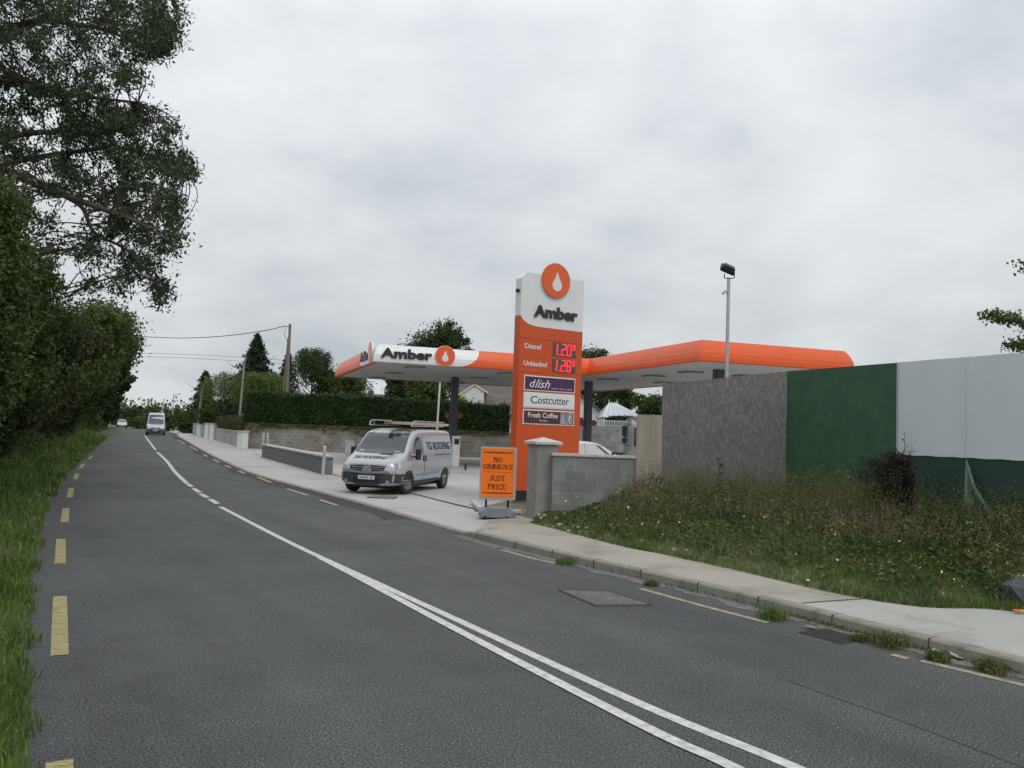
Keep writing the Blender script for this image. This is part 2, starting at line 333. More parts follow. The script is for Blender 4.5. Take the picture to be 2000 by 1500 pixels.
def lateral(P):      # distance of points to the left of the road edge
    best = np.full(len(P), 1e9); sgn = np.ones(len(P))
    for a, b in zip(VL, VL[1:]):
        d = np.array([b.x - a.x, b.y - a.y]); L = np.linalg.norm(d); d = d / L; q = P[:, :2] - np.array([a.x, a.y]); t = np.clip(q @ d, 0, L); r = q - t[:, None] * d; D = np.linalg.norm(r, axis=1); c = d[0] * q[:, 1] - d[1] * q[:, 0]
        m = D < best; best = np.where(m, D, best); sgn = np.where(m, np.sign(c), sgn)
    return best * sgn
def catmull(P, k=10):
    P = [Vector(p) for p in P]; Q = [P[0] * 2 - P[1]] + P + [P[-1] * 2 - P[-2]]; o = []
    for i in range(1, len(Q) - 2):
        for j in range(k):
            t = j / k; a, b, c, d = Q[i - 1:i + 3]
            o.append(.5 * ((2 * b) + (c - a) * t + (2 * a - 5 * b + 4 * c - d) * t * t + (3 * b - a - 3 * c + d) * t ** 3))
    o.append(P[-1]); return o
def strip(mb, L, Rr):
    k = len(mb.v); n = len(L)
    mb.v += [tuple(p) for p in L] + [tuple(p) for p in Rr]; mb.f += [(k + i, k + i + 1, k + n + i + 1, k + n + i) for i in range(n - 1)]
def ribbon(mb, P, wd, z):
    P = [Vector((p[0], p[1], 0)) for p in P]; L = []; Q = []
    for i, p in enumerate(P):
        d = (P[min(i + 1, len(P) - 1)] - P[max(i - 1, 0)]).normalized(); n = Vector((-d.y, d.x, 0))
        L.append(p + n * wd / 2 + Vector((0, 0, z))); Q.append(p - n * wd / 2 + Vector((0, 0, z)))
    strip(mb, L, Q)
def text_mb(body, size, extr=.005, off=0.0, shear=0.0, sp=1.0, align='LEFT'):
    """text as a mesh in its own x,y plane: returns (verts, faces, width)"""
    c = bpy.data.curves.new('t', 'FONT'); c.body = body; c.size = size; c.extrude = extr; c.offset = off; c.shear = shear; c.space_character = sp; c.align_x = align; c.resolution_u = 3
    o = bpy.data.objects.new('t', c); col.objects.link(o); dg = bpy.context.evaluated_depsgraph_get(); me = bpy.data.meshes.new_from_object(o.evaluated_get(dg))
    vs = [v.co.copy() for v in me.vertices]; fs = [tuple(p.vertices) for p in me.polygons]
    bpy.data.objects.remove(o); bpy.data.meshes.remove(me); bpy.data.curves.remove(c); return vs, fs
def fit_text(body, x0, x1, z0, z1, y, extr=.005, off=0.0, shear=0.0, fn=None, sp=1.0):
    """text stretched to the box x0..x1, z0..z1 (cap line to base line) on plane y; fn maps (x, y, z)"""
    vs, fs = text_mb(body, 1, .5, off, shear, sp); xs = [v.x for v in vs]; ys = [v.y for v in vs]; ax, bx, ay, by = min(xs), max(xs), min(ys), max(ys)
    fn = fn or (lambda a, b, c: (a, b, c)); mb = MB()
    mb.add([fn(x0 + (v.x - ax) / (bx - ax) * (x1 - x0), y - v.z * 2 * extr, z0 + (v.y - ay) / (by - ay) * (z1 - z0)) for v in vs], fs); return mb
def disc(mb, c, r, y0, y1, n=40, fn=None):
    poly = [(c[0] + r * math.cos(2 * math.pi * i / n), c[1] + r * math.sin(2 * math.pi * i / n)) for i in range(n)]
    fn = fn or (lambda a, b, c_: (a, b, c_)); mb.prism(poly, lambda a, b: fn(a, y0, b), lambda a, b: fn(a, y1, b))
def drop(mb, c, hgt, y0, y1, fn=None):
    r = hgt * .29; cz = c[1] - hgt * .5 + r; poly = []
    for i in range(25):
        a = R_(-205 + i * (230 / 24)); poly.append((c[0] + r * math.cos(a), cz + r * math.sin(a)))
    top = c[1] + hgt * .5; a0 = poly[-1]
    for t in (.33, .66): poly.append((c[0] + (a0[0] - c[0]) * (1 - t) ** 1.3, a0[1] + (top - a0[1]) * t))
    poly.append((c[0], top)); b0 = poly[0]
    for t in (.66, .33): poly.append((c[0] + (b0[0] - c[0]) * (1 - t) ** 1.3, b0[1] + (top - b0[1]) * t))
    fn = fn or (lambda a, b, c_: (a, b, c_)); mb.prism(poly, lambda a, b: fn(a, y0, b), lambda a, b: fn(a, y1, b))
def wallbox(name, label, cat, p0, p1, z0, z1, th, mat, cap=None, capz=.08, over=.04, zt1=None, root=None):
    """wall from p0 to p1; local x runs along it. zt1 = height at the far end"""
    p0 = Vector((p0[0], p0[1], 0)); p1 = Vector((p1[0], p1[1], 0)); d = p1 - p0; L = d.length; rz = math.atan2(d.y, d.x); zt1 = z1 if zt1 is None else zt1
    mb = MB(); mb.add([(0, 0, z0), (L, 0, z0), (L, th, z0), (0, th, z0), (0, 0, z1), (L, 0, zt1), (L, th, zt1), (0, th, z1)], [(0, 3, 2, 1), (4, 5, 6, 7), (0, 1, 5, 4), (1, 2, 6, 5), (2, 3, 7, 6), (3, 0, 4, 7)])
    if not cap: o = mb.build(name, mat, None, (p0.x, p0.y, 0), rz); return tag(o, label, cat)
    r = thing(name, label, cat, (p0.x, p0.y, 0), rz); mb.build('wall_body', mat, r)
    cb_ = MB(); cb_.add([(-over, -over, z1), (L + over, -over, zt1), (L + over, th + over, zt1), (-over, th + over, z1), (-over, -over, z1 + capz), (L + over, -over, zt1 + capz), (L + over, th + over, zt1 + capz), (-over, th + over, z1 + capz)], [(0, 3, 2, 1), (4, 5, 6, 7), (0, 1, 5, 4), (1, 2, 6, 5), (2, 3, 7, 6), (3, 0, 4, 7)])
    cb_.build('coping', cap, r, bevel=.012); return r
# ================================================================== GROUND, ROAD, PAVEMENT
mb = MB(); mb.add([(-700, -300, -.08), (700, -300, -.08), (700, 1500, -.08), (-700, 1500, -.08)], [(0, 1, 2, 3)])
tag(mb.build('ground', M_ground), kind='structure')
Wd = lambda x, y, z=0: Vector((x, y, z))
left_edge = catmull([Wd(5, -8), Wd(2.3, -3.8), Wd(.1, 0), Wd(-1.4, 2.6)] + [G(*p) for p in ((60, 1400), (60, 1200), (75, 1080), (100, 980), (150, 910), (200, 865), (232, 842))] + [Wd(-78, 158), Wd(-120, 210)], 12)
kerb_c = [Wd(12.6, -6), Wd(10.2, -2.2), Wd(7, 2.6)] + [G(*p) for p in ((2000, 1318), (1700, 1242), (1560, 1205), (1400, 1165), (1250, 1130), (1100, 1095), (930, 1053), (880, 1038), (700, 985), (500, 930), (440, 905), (400, 885), (360, 861), (345, 852), (334, 845.5))] + [Wd(-78, 172), Wd(-118, 226)]
kz = [.11] * 9 + [.11, .045, .045, .05, .06, .07, .08, .08, .08, .08, .08]
back_c = [Wd(14.5, -4.6), Wd(12.1, -.8), Wd(9.0, 4)] + [Wd(6.2, 8.1)] + [G(*p) for p in ((1960, 1190), (1800, 1183), (1650, 1160), (1480, 1122), (1300, 1082), (1040, 1022), (935, 1000), (795, 965), (635, 926), (509, 893), (478, 875), (406, 857), (380, 849), (352, 843.3))] + [Wd(-75, 176), Wd(-115, 230)]
kz[9] = .11
def withz(P, z): return [Vector((p.x, p.y, zz_)) for p, zz_ in zip(P, z)]
KB = catmull(withz(kerb_c, kz), 8); BK = catmull(withz(back_c, kz), 8)
mb = MB(); n = len(left_edge); m = len(KB)
# road surface: left edge to kerb, resampled to the same count
def resample(P, n):
    d = [0]
    for a, b in zip(P, P[1:]): d.append(d[-1] + (b - a).length)
    o = []; j = 0
    for i in range(n):
        t = d[-1] * (i / (n - 1)) ** 1.6
        while j < len(d) - 2 and d[j + 1] < t: j += 1
        f = (t - d[j]) / max(1e-6, d[j + 1] - d[j]); o.append(P[j].lerp(P[j + 1], f))
    return o
LE = resample(left_edge, 90); KR = resample([Vector((p.x, p.y, 0)) for p in KB], 90)
k = 0; rows = []
for a, b in zip(LE, KR):
    out_ = a + (a - b).normalized() * .25
    rows.append([out_, a] + [a.lerp(b, t / 6) + Vector((0, 0, .03 * math.sin(math.pi * t / 6) * 0)) for t in range(1, 6)] + [b + (b - a).normalized() * .05])
for r_ in rows: mb.v += [tuple(p) for p in r_]
c_ = len(rows[0]); mb.f += [(i * c_ + j, i * c_ + j + 1, (i + 1) * c_ + j + 1, (i + 1) * c_ + j) for i in range(len(rows) - 1) for j in range(c_ - 1)]
tag(mb.build('road', M_asphalt), kind='structure')
# kerb with real face
def unitn(P, i):
    d = (P[min(i + 1, len(P) - 1)] - P[max(i - 1, 0)]); d.z = 0; d.normalize(); return Vector((d.y, -d.x, 0))
mb = MB(); prof = [(0, -.05), (.012, None), (.03, 'top'), (.15, 'top')]; ring = []
for i, p in enumerate(KB):
    nn = unitn(KB, i); h = p.z
    ring.append([Vector((p.x, p.y, -.06)), Vector((p.x, p.y, 0)) + nn * .008 + Vector((0, 0, h - .02)), Vector((p.x, p.y, 0)) + nn * .028 + Vector((0, 0, h)), Vector((p.x, p.y, 0)) + nn * .15 + Vector((0, 0, h)), Vector((p.x, p.y, 0)) + nn * .15 + Vector((0, 0, -.06))])
for r_ in ring: mb.v += [tuple(p) for p in r_]
mb.f += [(i * 5 + j, i * 5 + j + 1, i * 5 + j + 6, i * 5 + j + 5) for i in range(len(ring) - 1) for j in range(4)]
tag(mb.build('kerb', M_kerb), kind='structure')
mb = MB(); acc = 0
for i in range(14, 10 * 8):
    acc += (KB[i + 1] - KB[i]).length
    if acc > .9:
        acc = 0; p = KB[i]; nn = unitn(KB, i); a_ = math.atan2(nn.y, nn.x); mb.box(-.002, .1505, -.0035, .0035, -.02, p.z + .0015, Matrix.Translation((p.x, p.y, 0)) @ Matrix.Rotation(a_, 4, 'Z'))
tag(mb.build('kerb_joint', M_joint), kind='structure')
def pathseg(i0, i1, mat, dz=0.0):
    mb = MB(); a = []; b = []
    for i in range(i0, i1 + 1):
        nn = unitn(KB, i); a.append(KB[i] + nn * .15 - Vector((0, 0, .004))); b.append(BK[i] + Vector((0, 0, -.004)))
    rows = [[x.lerp(y, t / 4) for t in range(5)] + [y + (y - x).normalized() * .12 + Vector((0, 0, -.1))] for x, y in zip(a, b)]
    for r_ in rows: mb.v += [tuple(p) for p in r_]
    mb.f += [(i * 6 + j, i * 6 + j + 1, i * 6 + j + 7, i * 6 + j + 6) for i in range(len(rows) - 1) for j in range(5)]
    return tag(mb.build('path', mat), kind='structure')
iA = 5 * 8 + 1; iB = 9 * 8 + 5
pathseg(0, iA, M_path2); pathseg(iA, iB, M_path); pathseg(iB, len(KB) - 1, M_court)
# joints in the pavement, drawn as thin recessed strips of sealant 4 mm proud
def joint(pts, wd, name='joint', mat=None, z=None):
    mb = MB(); P = [Vector(p) for p in pts]; L = []; Q = []
    for i, p in enumerate(P):
        d = (P[min(i + 1, len(P) - 1)] - P[max(i - 1, 0)]); d.z = 0; d.normalize(); nn = Vector((-d.y, d.x, 0)) * wd / 2; L.append(p + nn); Q.append(p - nn)
    strip(mb, L, Q); return tag(mb.build(name, mat or M_joint, fix=False), kind='structure')
joint([KB[iA].lerp(BK[iA], t) + Vector((0, 0, .004)) for t in (.1, .5, 1)], .025)
jz = .05
fc = [Vector((p.x, p.y, .046)) for p in BK[10 * 8 - 2: 14 * 8 + 1]]
joint([p + Vector((0, 0, .012)) for p in fc], .05)
court = [tuple(p) for p in fc] + [(-18.2, 57.5, .046), (-9.8, 54.5, .046), (0, 56, .046), (12, 59.5, .046), (26, 64, .046), (30, 30, .046), (9, 18, .046), (3.2, 17.3, .046), (.9, 17.0, .046), (.45, 16.45, .046)]
mb = MB(); mb.add(court, [tuple(range(len(court)))]); tag(mb.build('forecourt', M_court, fix=False), kind='structure')
for a, b in (((-6.4, 31.5), (3, 38)), ((-9.5, 38), (1, 45))):
    joint([(a[0], a[1], .051), (b[0], b[1], .051)], .04)
# ------------------------------------------------------------------ road markings
def mark(name, pxs, wd, mat, lab=None, k=8, smooth=True, z=.004):
    P = [G(*p) for p in pxs]; P = catmull(P, k) if len(P) > 2 and smooth else P
    mb = MB(); ribbon(mb, P, wd, z); return tag(mb.build(name, mat, fix=False), kind='structure')
mark('centre_line', [(1900, 1659), (1547, 1497), (1250, 1375), (900, 1214.5), (735, 1138.5), (560, 1057), (430, 990)], .10, M_line)
mark('centre_line', [(1745, 1660), (1425, 1497), (1250, 1416), (900, 1235), (700, 1129), (625, 1090)], .10, M_line, z=.008)
for a, b in (((366, 945), (375, 951)), ((378, 954), (390, 962)), ((392, 964.5), (405, 972)), ((410, 975), (425, 984))): mark('centre_dash', [a, b], .13, M_line)
mark('centre_line', [(365, 944), (342, 922), (325, 900), (307, 883)], .13, M_line); mark('centre_line', [(304, 879), (295, 867), (283, 851)], .13, M_line)
for a, b in (((116.5, 1280), (117, 1165)), ((117.5, 1101), (119, 1053)), ((126, 1020), (129, 993)), ((135.5, 972), (139.5, 953)), ((146.5, 936), (151, 925)), ((156.5, 915), (163, 906)), ((173, 897), (180, 891))):
    mark('edge_dash', [a, b], .125, M_yel)
mark('edge_dash', [(118, 1640), (116, 1487)], .13, M_yel)
for pts in ([(2200, 1388), (2000, 1339), (1800, 1291)], [(1773, 1287), (1742, 1279)], [(1500, 1217), (1370, 1183), (1250, 1150)], [(1085, 1101), (1030, 1088), (968, 1071)]):
    mark('kerb_line', pts, .085, M_yel2, smooth=len(pts) > 2)
M_dash = pm('worn_white', (.42, .42, .40), .2, 9, .8, c2=(.16, .16, .155))
for pts in ([(530, 943), (503, 932)], [(601, 968), (560, 955)], [(660, 988), (625, 977)], [(478, 925), (466, 920)], [(450, 914), (440, 909)], [(428, 903), (416, 897)], [(404, 892), (398, 888)], [(385, 880), (372, 872)], [(362, 868), (350, 860)]):
    mark('kerb_dash', pts, .11, M_dash if pts[0][0] != 530 else M_yel, smooth=False, z=.009)
# asphalt gutter strip and patches (flat pieces of newer surface)
M_gut = pm('gutter_grit', (.15, .148, .135), .25, 7, .95, bump=.5, c2=(.085, .083, .075))
def gutter(i0, i1, w0, name='gutter', mat=M_gut):
    mb = MB(); L = []; Q = []
    for i in range(i0, i1 + 1):
        nn = unitn(KB, i); p = Vector((KB[i].x, KB[i].y, .004)); L.append(p - nn * (w0 * (1 + .25 * math.sin(i * 1.3) + .2 * math.sin(i * .47)))); Q.append(p + nn * .0)
    strip(mb, L, Q); return tag(mb.build(name, mat, fix=False), kind='structure')
gutter(16, 9 * 8 + 6, .22); M_gut2 = pm('gutter_dark', (.046, .041, .038), .2, 5, .95)
gutter(10 * 8 + 4, 17 * 8, .42, mat=M_gut2)
def flatpatch(name, pxs, mat, z=.004, kind='structure'):
    mb = MB(); mb.add([tuple(G(*p) + Vector((0, 0, z))) for p in pxs], [tuple(range(len(pxs)))]); return tag(mb.build(name, mat, fix=False), kind=kind)
M_patch = pm('old_asphalt', (.115, .115, .113), .2, 20, .92, bump=.3)
# ribbed manhole cover in the near lane
mc = [G(*p) for p in ((1090, 1153), (1182, 1156), (1272, 1183), (1163, 1184))]; cen = sum(mc, Vector()) / 4
r = thing('manhole_cover', 'ribbed square metal manhole cover set flat in the right-hand lane of the road', 'manhole cover', cen)
M_mh = pm('manhole_iron', (.17, .167, .158), .25, 14, .8, bump=.4); mb = MB()
mb.add([tuple(p - cen + Vector((0, 0, .006))) for p in mc], [(0, 1, 2, 3)]); mb.build('plate', M_mh, r)
mb = MB()
for i in range(18):
    t = (i + .5) / 18; a = mc[0].lerp(mc[1], t) - cen; b = mc[3].lerp(mc[2], t) - cen; a = a.lerp(b, .04); b = a.lerp(b, .96); mb.tube([a + Vector((0, 0, .008)), b + Vector((0, 0, .008))], .008, 4)
mb.build('rib', M_mh, r); mb = MB()
for i in range(4):
    a, b = mc[i] - cen, mc[(i + 1) % 4] - cen; mb.tube([a + Vector((0, 0, .005)), b + Vector((0, 0, .005))], .014, 4)
mb.build('frame', M_joint, r)
g0 = G(747, 975, .0); r = thing('inspection_cover', 'small flat metal cover in the concrete apron in front of the silver van', 'manhole cover', (g0.x, g0.y, .05))
MB().box(-.35, .35, -.3, .3, -.02, .008).build('frame', M_joint, r); MB().box(-.31, .31, -.26, .26, -.01, .012).build('plate', M_mh, r)
# gully grate beside the kerb
g0 = G(1625, 1238); r = thing('gully_grate', 'iron gully grate clogged with twigs at the foot of the kerb', 'drain', (g0.x - .03, g0.y - .1, 0), R_(-58))
MB().box(-.24, .24, -.2, .2, -.02, .006).build('frame', M_black, r); mb = MB()
for i in range(9): mb.box(-.22 + i * .05, -.2 + i * .05, -.18, .18, .0, .012)
mb.build('grate', M_gut2, r)
# seam crack
mb = MB(); ribbon(mb, catmull([G(*p) for p in ((1535, 1328), (1640, 1366), (1760, 1408), (1860, 1446), (1985, 1494), (2100, 1540))], 6), .012, .005); tag(mb.build('road_seam', M_joint, fix=False), kind='structure')
# ------------------------------------------------------------------ bank of rough ground on the right
Bc = [G(1035, 1020, .12), G(1200, 1062, .12), G(1300, 1082, .12), G(1480, 1122, .12), G(1650, 1160, .12), G(1800, 1183, .12), G(1960, 1190, .12), Wd(6.2, 8.1, .12), Wd(9.0, 4, .12), Wd(12.1, -.8, .12)]
Tc = [Wd(.95, 16.5, .13), Wd(2.0, 16.45, .36), Wd(3.05, 16.55, .46), Wd(4.2, 16.05, .48), Wd(5.3, 15.6, .48), Wd(5.75, 14.4, .48), Wd(6.2, 13.2, .5), Wd(7.2, 11.1, .5), Wd(9.1, 7.2, .5), Wd(12, 2, .5)]
BB = catmull(Bc, 6); TT = catmull(Tc, 6); NB = len(BB)
def bank(u, t):
    f = u * (NB - 1); i = min(int(f), NB - 2); a = BB[i].lerp(BB[i + 1], f - i); b = TT[i].lerp(TT[i + 1], f - i); p = a.lerp(b, t)
    p.z += (.13 * math.sin(math.pi * t) + .03 * math.sin(p.x * 3.1 + p.y * 2.3) * math.sin(p.y * 1.7)) * min(1, t * 6) - .02; return p
mb = MB(); nu, nv = 90, 14
for i in range(nu):
    for j in range(nv): mb.v.append(tuple(bank(i / (nu - 1), j / (nv - 1) * 1.12 - .02 if j else -.03)))
mb.f = [(i * nv + j, i * nv + j + 1, (i + 1) * nv + j + 1, (i + 1) * nv + j) for i in range(nu - 1) for j in range(nv - 1)]
tag(mb.build('rough_ground', M_soil, smooth=True), kind='structure')
# left verge bank
VL = catmull([Vector((p.x, p.y, 0)) for p in [Wd(5, -8), Wd(2.3, -3.8), Wd(.1, 0), Wd(-1.4, 2.6)] + [G(*p) for p in ((60, 1400), (60, 1200), (75, 1080), (100, 980), (150, 910), (200, 865), (232, 842))] + [Wd(-78, 158)]], 6)
def verge(u, t):       # t metres from the road edge
    f = u * (len(VL) - 1); i = min(int(f), len(VL) - 2); p = VL[i].lerp(VL[i + 1], f - i); d = VL[i + 1] - VL[i]; d.normalize(); nn = Vector((-d.y, d.x, 0)); q = p + nn * t
    q.z = .02 + .55 * (1 - math.exp(-max(0, t) / 2.2)) + .03 * math.sin(q.x * 2 + q.y * 3); return q
mb = MB(); nu = 120; tv = [-.05, .15, .4, .8, 1.4, 2.2, 3.2, 5, 8, 12]; nv = len(tv)
for i in range(nu):
    for j in range(nv): p = verge(i / (nu - 1), tv[j]); p.z = -.03 if j == 0 else p.z; mb.v.append(tuple(p))
mb.f = [(i * nv + j, (i + 1) * nv + j, (i + 1) * nv + j + 1, i * nv + j + 1) for i in range(nu - 1) for j in range(nv - 1)]
tag(mb.build('verge', M_ground, smooth=True), kind='structure')
# ------------------------------------------------------------------ grass and weeds (stuff)
def blades(P, h, wd, lean=.35):
    n = len(P); a = rng.random(n) * 6.283; side = np.stack([np.cos(a), np.sin(a), np.zeros(n)], 1); ln = unit(rng.normal(size=(n, 3)) * np.array([1, 1, 0]) + 1e-6) * (lean * rng.random((n, 1)))
    h = np.asarray(h).reshape(-1, 1); up_ = np.array([0, 0, 1.0]); wd = np.asarray(wd).reshape(-1, 1)
    m = P + up_ * h * .55 + ln * h * .35; t = P + up_ * h * (1 - .25 * lean) + ln * h
    return np.concatenate([np.stack([P - side * wd, P + side * wd, m + side * wd * .7, m - side * wd * .7], 1), np.stack([m - side * wd * .7, m + side * wd * .7, t + side * wd * .1, t - side * wd * .1], 1)])
def arr(f, U, T): return np.array([tuple(f(float(u), float(t))) for u, t in zip(U, T)])
n = 26000; U = .19 + .81 * rng.random(n) ** 1.55 * .8; T = rng.random(n) ** 1.2 * 3.4 + .0 + .08 * np.sin(U * 190) * rng.random(n)
P = arr(verge, U, T); dist = np.linalg.norm(P[:, :2], axis=1); hh = (.07 + .22 * rng.random(n) * np.clip((T + .25), 0, 1.1)) * (1 + .012 * dist)
tag(quads('verge_grass', blades(P, hh, .0035 + .0007 * dist, .6), L_grass), 'long green grass along the left edge of the road', 'grass', kind='stuff')
# nearest verge, denser
n = 30000; U = .19 + .2 * rng.random(n); T = rng.random(n) ** .8 * 1.9 + .02 + .05 * np.sin(U * 150) * rng.random(n)
P = arr(verge, U, T); tag(quads('verge_grass', blades(P, (.04 + .26 * rng.random(n) * np.clip(T + .1, 0, 1)), .003, .8), L_grass), 'long green grass at the left edge of the photo', 'grass', kind='stuff')
# verge undergrowth: nettles and brambles in front of the trees
n = 26000; U = .30 + .62 * rng.random(n) ** 1.3; T = 1.3 + 2.4 * rng.random(n); P = arr(verge, U, T); bump_ = (.5 + .5 * np.sin(P[:, 0] * 1.7 + 1) * np.sin(P[:, 1] * .9)); P[:, 2] += rng.random(n) * (.35 + .85 * bump_) * np.clip((T - .9) / 1.5, 0, 1)
tag(quads('undergrowth', leafcards(P, .11, .6), L_mid), 'nettles and brambles below the trees on the left', 'undergrowth', kind='stuff')
n = 15000; U = .335 + .10 * rng.random(n); T = .9 + 1.6 * rng.random(n); P = arr(verge, U, T); P[:, 2] += rng.random(n) * (.3 + .9 * np.clip((T - .8) / 1, 0, 1))
tag(quads('bramble_patch', leafcards(P, .07, .5), L_brown), 'brown withered docks and brambles at the left edge', 'brambles', kind='stuff')
# rough grass and weeds on the right bank
def patch(u, t): return .5 + .5 * math.sin(u * 37 + t * 5) * math.sin(u * 11 + 2) + .25 * math.sin(u * 90 + t * 17)
n = 30000; U = rng.random(n) * .86; T = rng.random(n) ** 1.5 * 1.0; P = arr(bank, U, T)
hh = .05 + (.08 + .34 * T) * rng.random(n) * np.clip(U * 7, .25, 1); tag(quads('bank_grass', blades(P, hh, .004, .7), L_grass), 'green grass edging the pavement below the hoarding', 'grass', kind='stuff')
n = 46000; U = rng.random(n) * .86; T = .12 + .85 * rng.random(n) ** .8; P = arr(bank, U, T); pt = np.array([patch(u, t) for u, t in zip(U, T)])
top = (.10 + .52 * np.clip(T * 1.15, 0, 1)) * np.clip(U * 5.0, .12, 1) * (.55 + .6 * pt); P[:, 2] += rng.random(n) ** .8 * top
tag(quads('bank_weeds', leafcards(P, .05, .4), L_weed), 'tangled weeds between the pavement and the hoarding', 'weeds', kind='stuff')
n = 16000; U = rng.random(n) * .86; T = .08 + .88 * rng.random(n); P = arr(bank, U, T); pt = np.array([patch(u * 1.7 + .3, t * 2) for u, t in zip(U, T)]); kk = pt > .72; U, T, P, pt = U[kk], T[kk], P[kk], pt[kk]
P[:, 2] += rng.random(len(P)) ** .7 * (.12 + .5 * T) * np.clip(U * 5, .15, 1); tag(quads('leafy_weeds', leafcards(P, .07, .6), L_mid), 'green broad-leaved weeds in clumps on the bank', 'weeds', kind='stuff')
# dry seed stalks
def stalks(name, n, u0, u1, t0, t1, h0, h1, mat, lab, seeds=26, wd=.0035):
    U = u0 + (u1 - u0) * rng.random(n); T = t0 + (t1 - t0) * rng.random(n); P = arr(bank, U, T); h = (h0 + (h1 - h0) * rng.random(n)) * np.clip(U * 5, .2, 1)
    B = blades(P, h, wd, .45); rr = []
    for p, q in zip(P, h):
        k = int(seeds * 1.5); z = q * (.45 + .5 * rng.random(k)); ang = rng.random(k) * 6.28; sp_ = .03 + .05 * rng.random(k)
        rr.append(np.stack([p[0] + np.cos(ang) * sp_ + .15 * q * (rng.random() - .5), p[1] + np.sin(ang) * sp_, p[2] + z], 1))
    S = leafcards(np.concatenate(rr), .016, .55); return tag(quads(name, np.concatenate([B, S]), mat), lab, 'weeds', kind='stuff')
stalks('seed_stalks', 1100, .1, .86, .35, .95, .35, .8, L_dry, 'dry brown seed stalks standing among the weeds')
stalks('seed_stalks', 260, .1, .55, .7, .97, .7, 1.15, L_dry, 'tall pale straw stalks below the chipboard hoarding', 40, .004)
stalks('seed_stalks', 900, .25, .86, .55, .97, .5, 1.1, L_weed, 'tall green weed stalks against the hoarding', 30)
# tiny flowers
n = 70; U = rng.random(n) * .8; T = .1 + .85 * rng.random(n); P = arr(bank, U, T); P[:, 2] += .1 + .5 * T * rng.random(n) + .12
M_fl = pm('yellow_petals', (.7, .62, .06), .1, 3, .6); tag(quads('yellow_flowers', leafcards(P, .028, 1.2), M_fl), 'scattered small yellow flowers among the weeds', 'flowers', kind='stuff')
n = 60; U = rng.random(n) * .8; T = .02 + .7 * rng.random(n); P = arr(bank, U, T); P[:, 2] += .1 + .3 * T * rng.random(n)
tag(quads('white_flowers', leafcards(P, .026, 1.0), M_white), 'scattered small white flowers among the weeds', 'flowers', kind='stuff')
# ================================================================== HOARDING AND BLOCK WALL
hp = [Wd(3.02, 16.6), Wd(5.18, 15.62), Wd(6.162, 13.17), Wd(6.616, 12.04), Wd(7.09, 10.9), Wd(7.56, 9.76), Wd(8.03, 8.62), Wd(8.5, 7.48), Wd(8.97, 6.3)]
wallbox('chipboard_panel', 'weathered grey-brown chipboard hoarding panel at the left end of the hoarding', 'hoarding panel', hp[0], hp[1], .35, 2.90, .025, M_osb, zt1=3.165)
wallbox('green_panel', 'plain green painted hoarding panel between the chipboard and the white sheets', 'hoarding panel', hp[1] + Wd(.005, 0), hp[2], .35, 3.165, .025, M_green)
for i in range(2, 8):
    a, b = hp[i], hp[i + 1]; d = (b - a).normalized(); a2 = a + d * .006; L = (b - a).length
    lab = ['white over dark green metal hoarding sheet next to the plain green panel', 'white over dark green metal hoarding sheet at the right edge of the photo'][min(i - 2, 1)] if i < 4 else 'white over dark green metal hoarding sheet outside the right edge of the photo'
    r = thing('hoarding_sheet', lab, 'hoarding panel', (a2.x, a2.y, 0), math.atan2(d.y, d.x), 'white and green hoarding sheets')
    mb = MB(); n = 25
    for j in range(n): x = (L - .012) * j / (n - 1); y = -.03 + .0012 * math.sin(x * 7); mb.v += [(x, y, 1.70 + .004 * math.sin(x * 14)), (x, y, 3.165 + .0025 * math.sin(x * 9 + i))]
    mb.f = [(2 * j, 2 * j + 2, 2 * j + 3, 2 * j + 1) for j in range(n - 1)]
    o = mb.build('white_sheet', M_wsheet, r); s = o.modifiers.new('s', 'SOLIDIFY'); s.thickness = .012
    MB().box(0, L - .012, -.008, .012, .35, 1.705).build('green_sheet', M_green2, r)
    if i in (2, 3): MB().tube([(.004, -.045, 1.71), (.004, -.045, 3.16)], .009, 6).build('edge_strip', M_wsheet if i == 3 else M_galv, r)
# torn netting hanging in front of the seam
s0 = hp[3]; r = None; mb = MB(); M_net = pm('torn_netting', (.16, .24, .22), .25, 30, .7)
base = s0 + Vector((-.06, -.12, 0)); dd = (hp[3] - hp[2]).normalized()
for k in range(34):
    t = k / 33; a = Vector((base.x, base.y, 1.69)); e2 = base + dd * (-.12 + .5 * t) + Vector((-.04 * math.sin(9 * t), -.1 - .05 * math.sin(7 * t), 0)); e2.z = .75 + .12 * math.sin(t * 11) + .3 * t * (t > .6)
    mid = a.lerp(e2, .5) + Vector((0, 0, -.02)) - dd * .07 * t; mb.tube([a, mid, e2], .004, 4, False)
for z in np.linspace(.85, 1.5, 16):
    t = (1.69 - z) / .9; mb.tube([Vector((base.x, base.y, z)) + dd * (-.1 * t), Vector((base.x, base.y, z)) + dd * (.22 * t) + Vector((-.03, -.08 * t, 0)), Vector((base.x, base.y, z)) + dd * (.33 * t)], .003, 4, False)
tag(mb.build('torn_netting', M_net), 'pale torn netting hanging in front of the seam of the hoarding', 'netting')
# plywood board between block wall and chipboard
a, b = A(1243, 880, 16.45), A(1297, 880, 16.6)
r = thing('plywood_board', 'narrow pale plywood board standing between the block wall and the chipboard hoarding', 'board', (a.x, a.y, 0), math.atan2(b.y - a.y, b.x - a.x))
Lp = (b - a).length; MB().box(0, Lp * .49, 0, .022, .3, 2.27).build('plank', M_ply, r, bevel=.003); MB().box(Lp * .5, Lp - .01, .004, .026, .3, 2.275).build('plank', M_ply, r, bevel=.003)
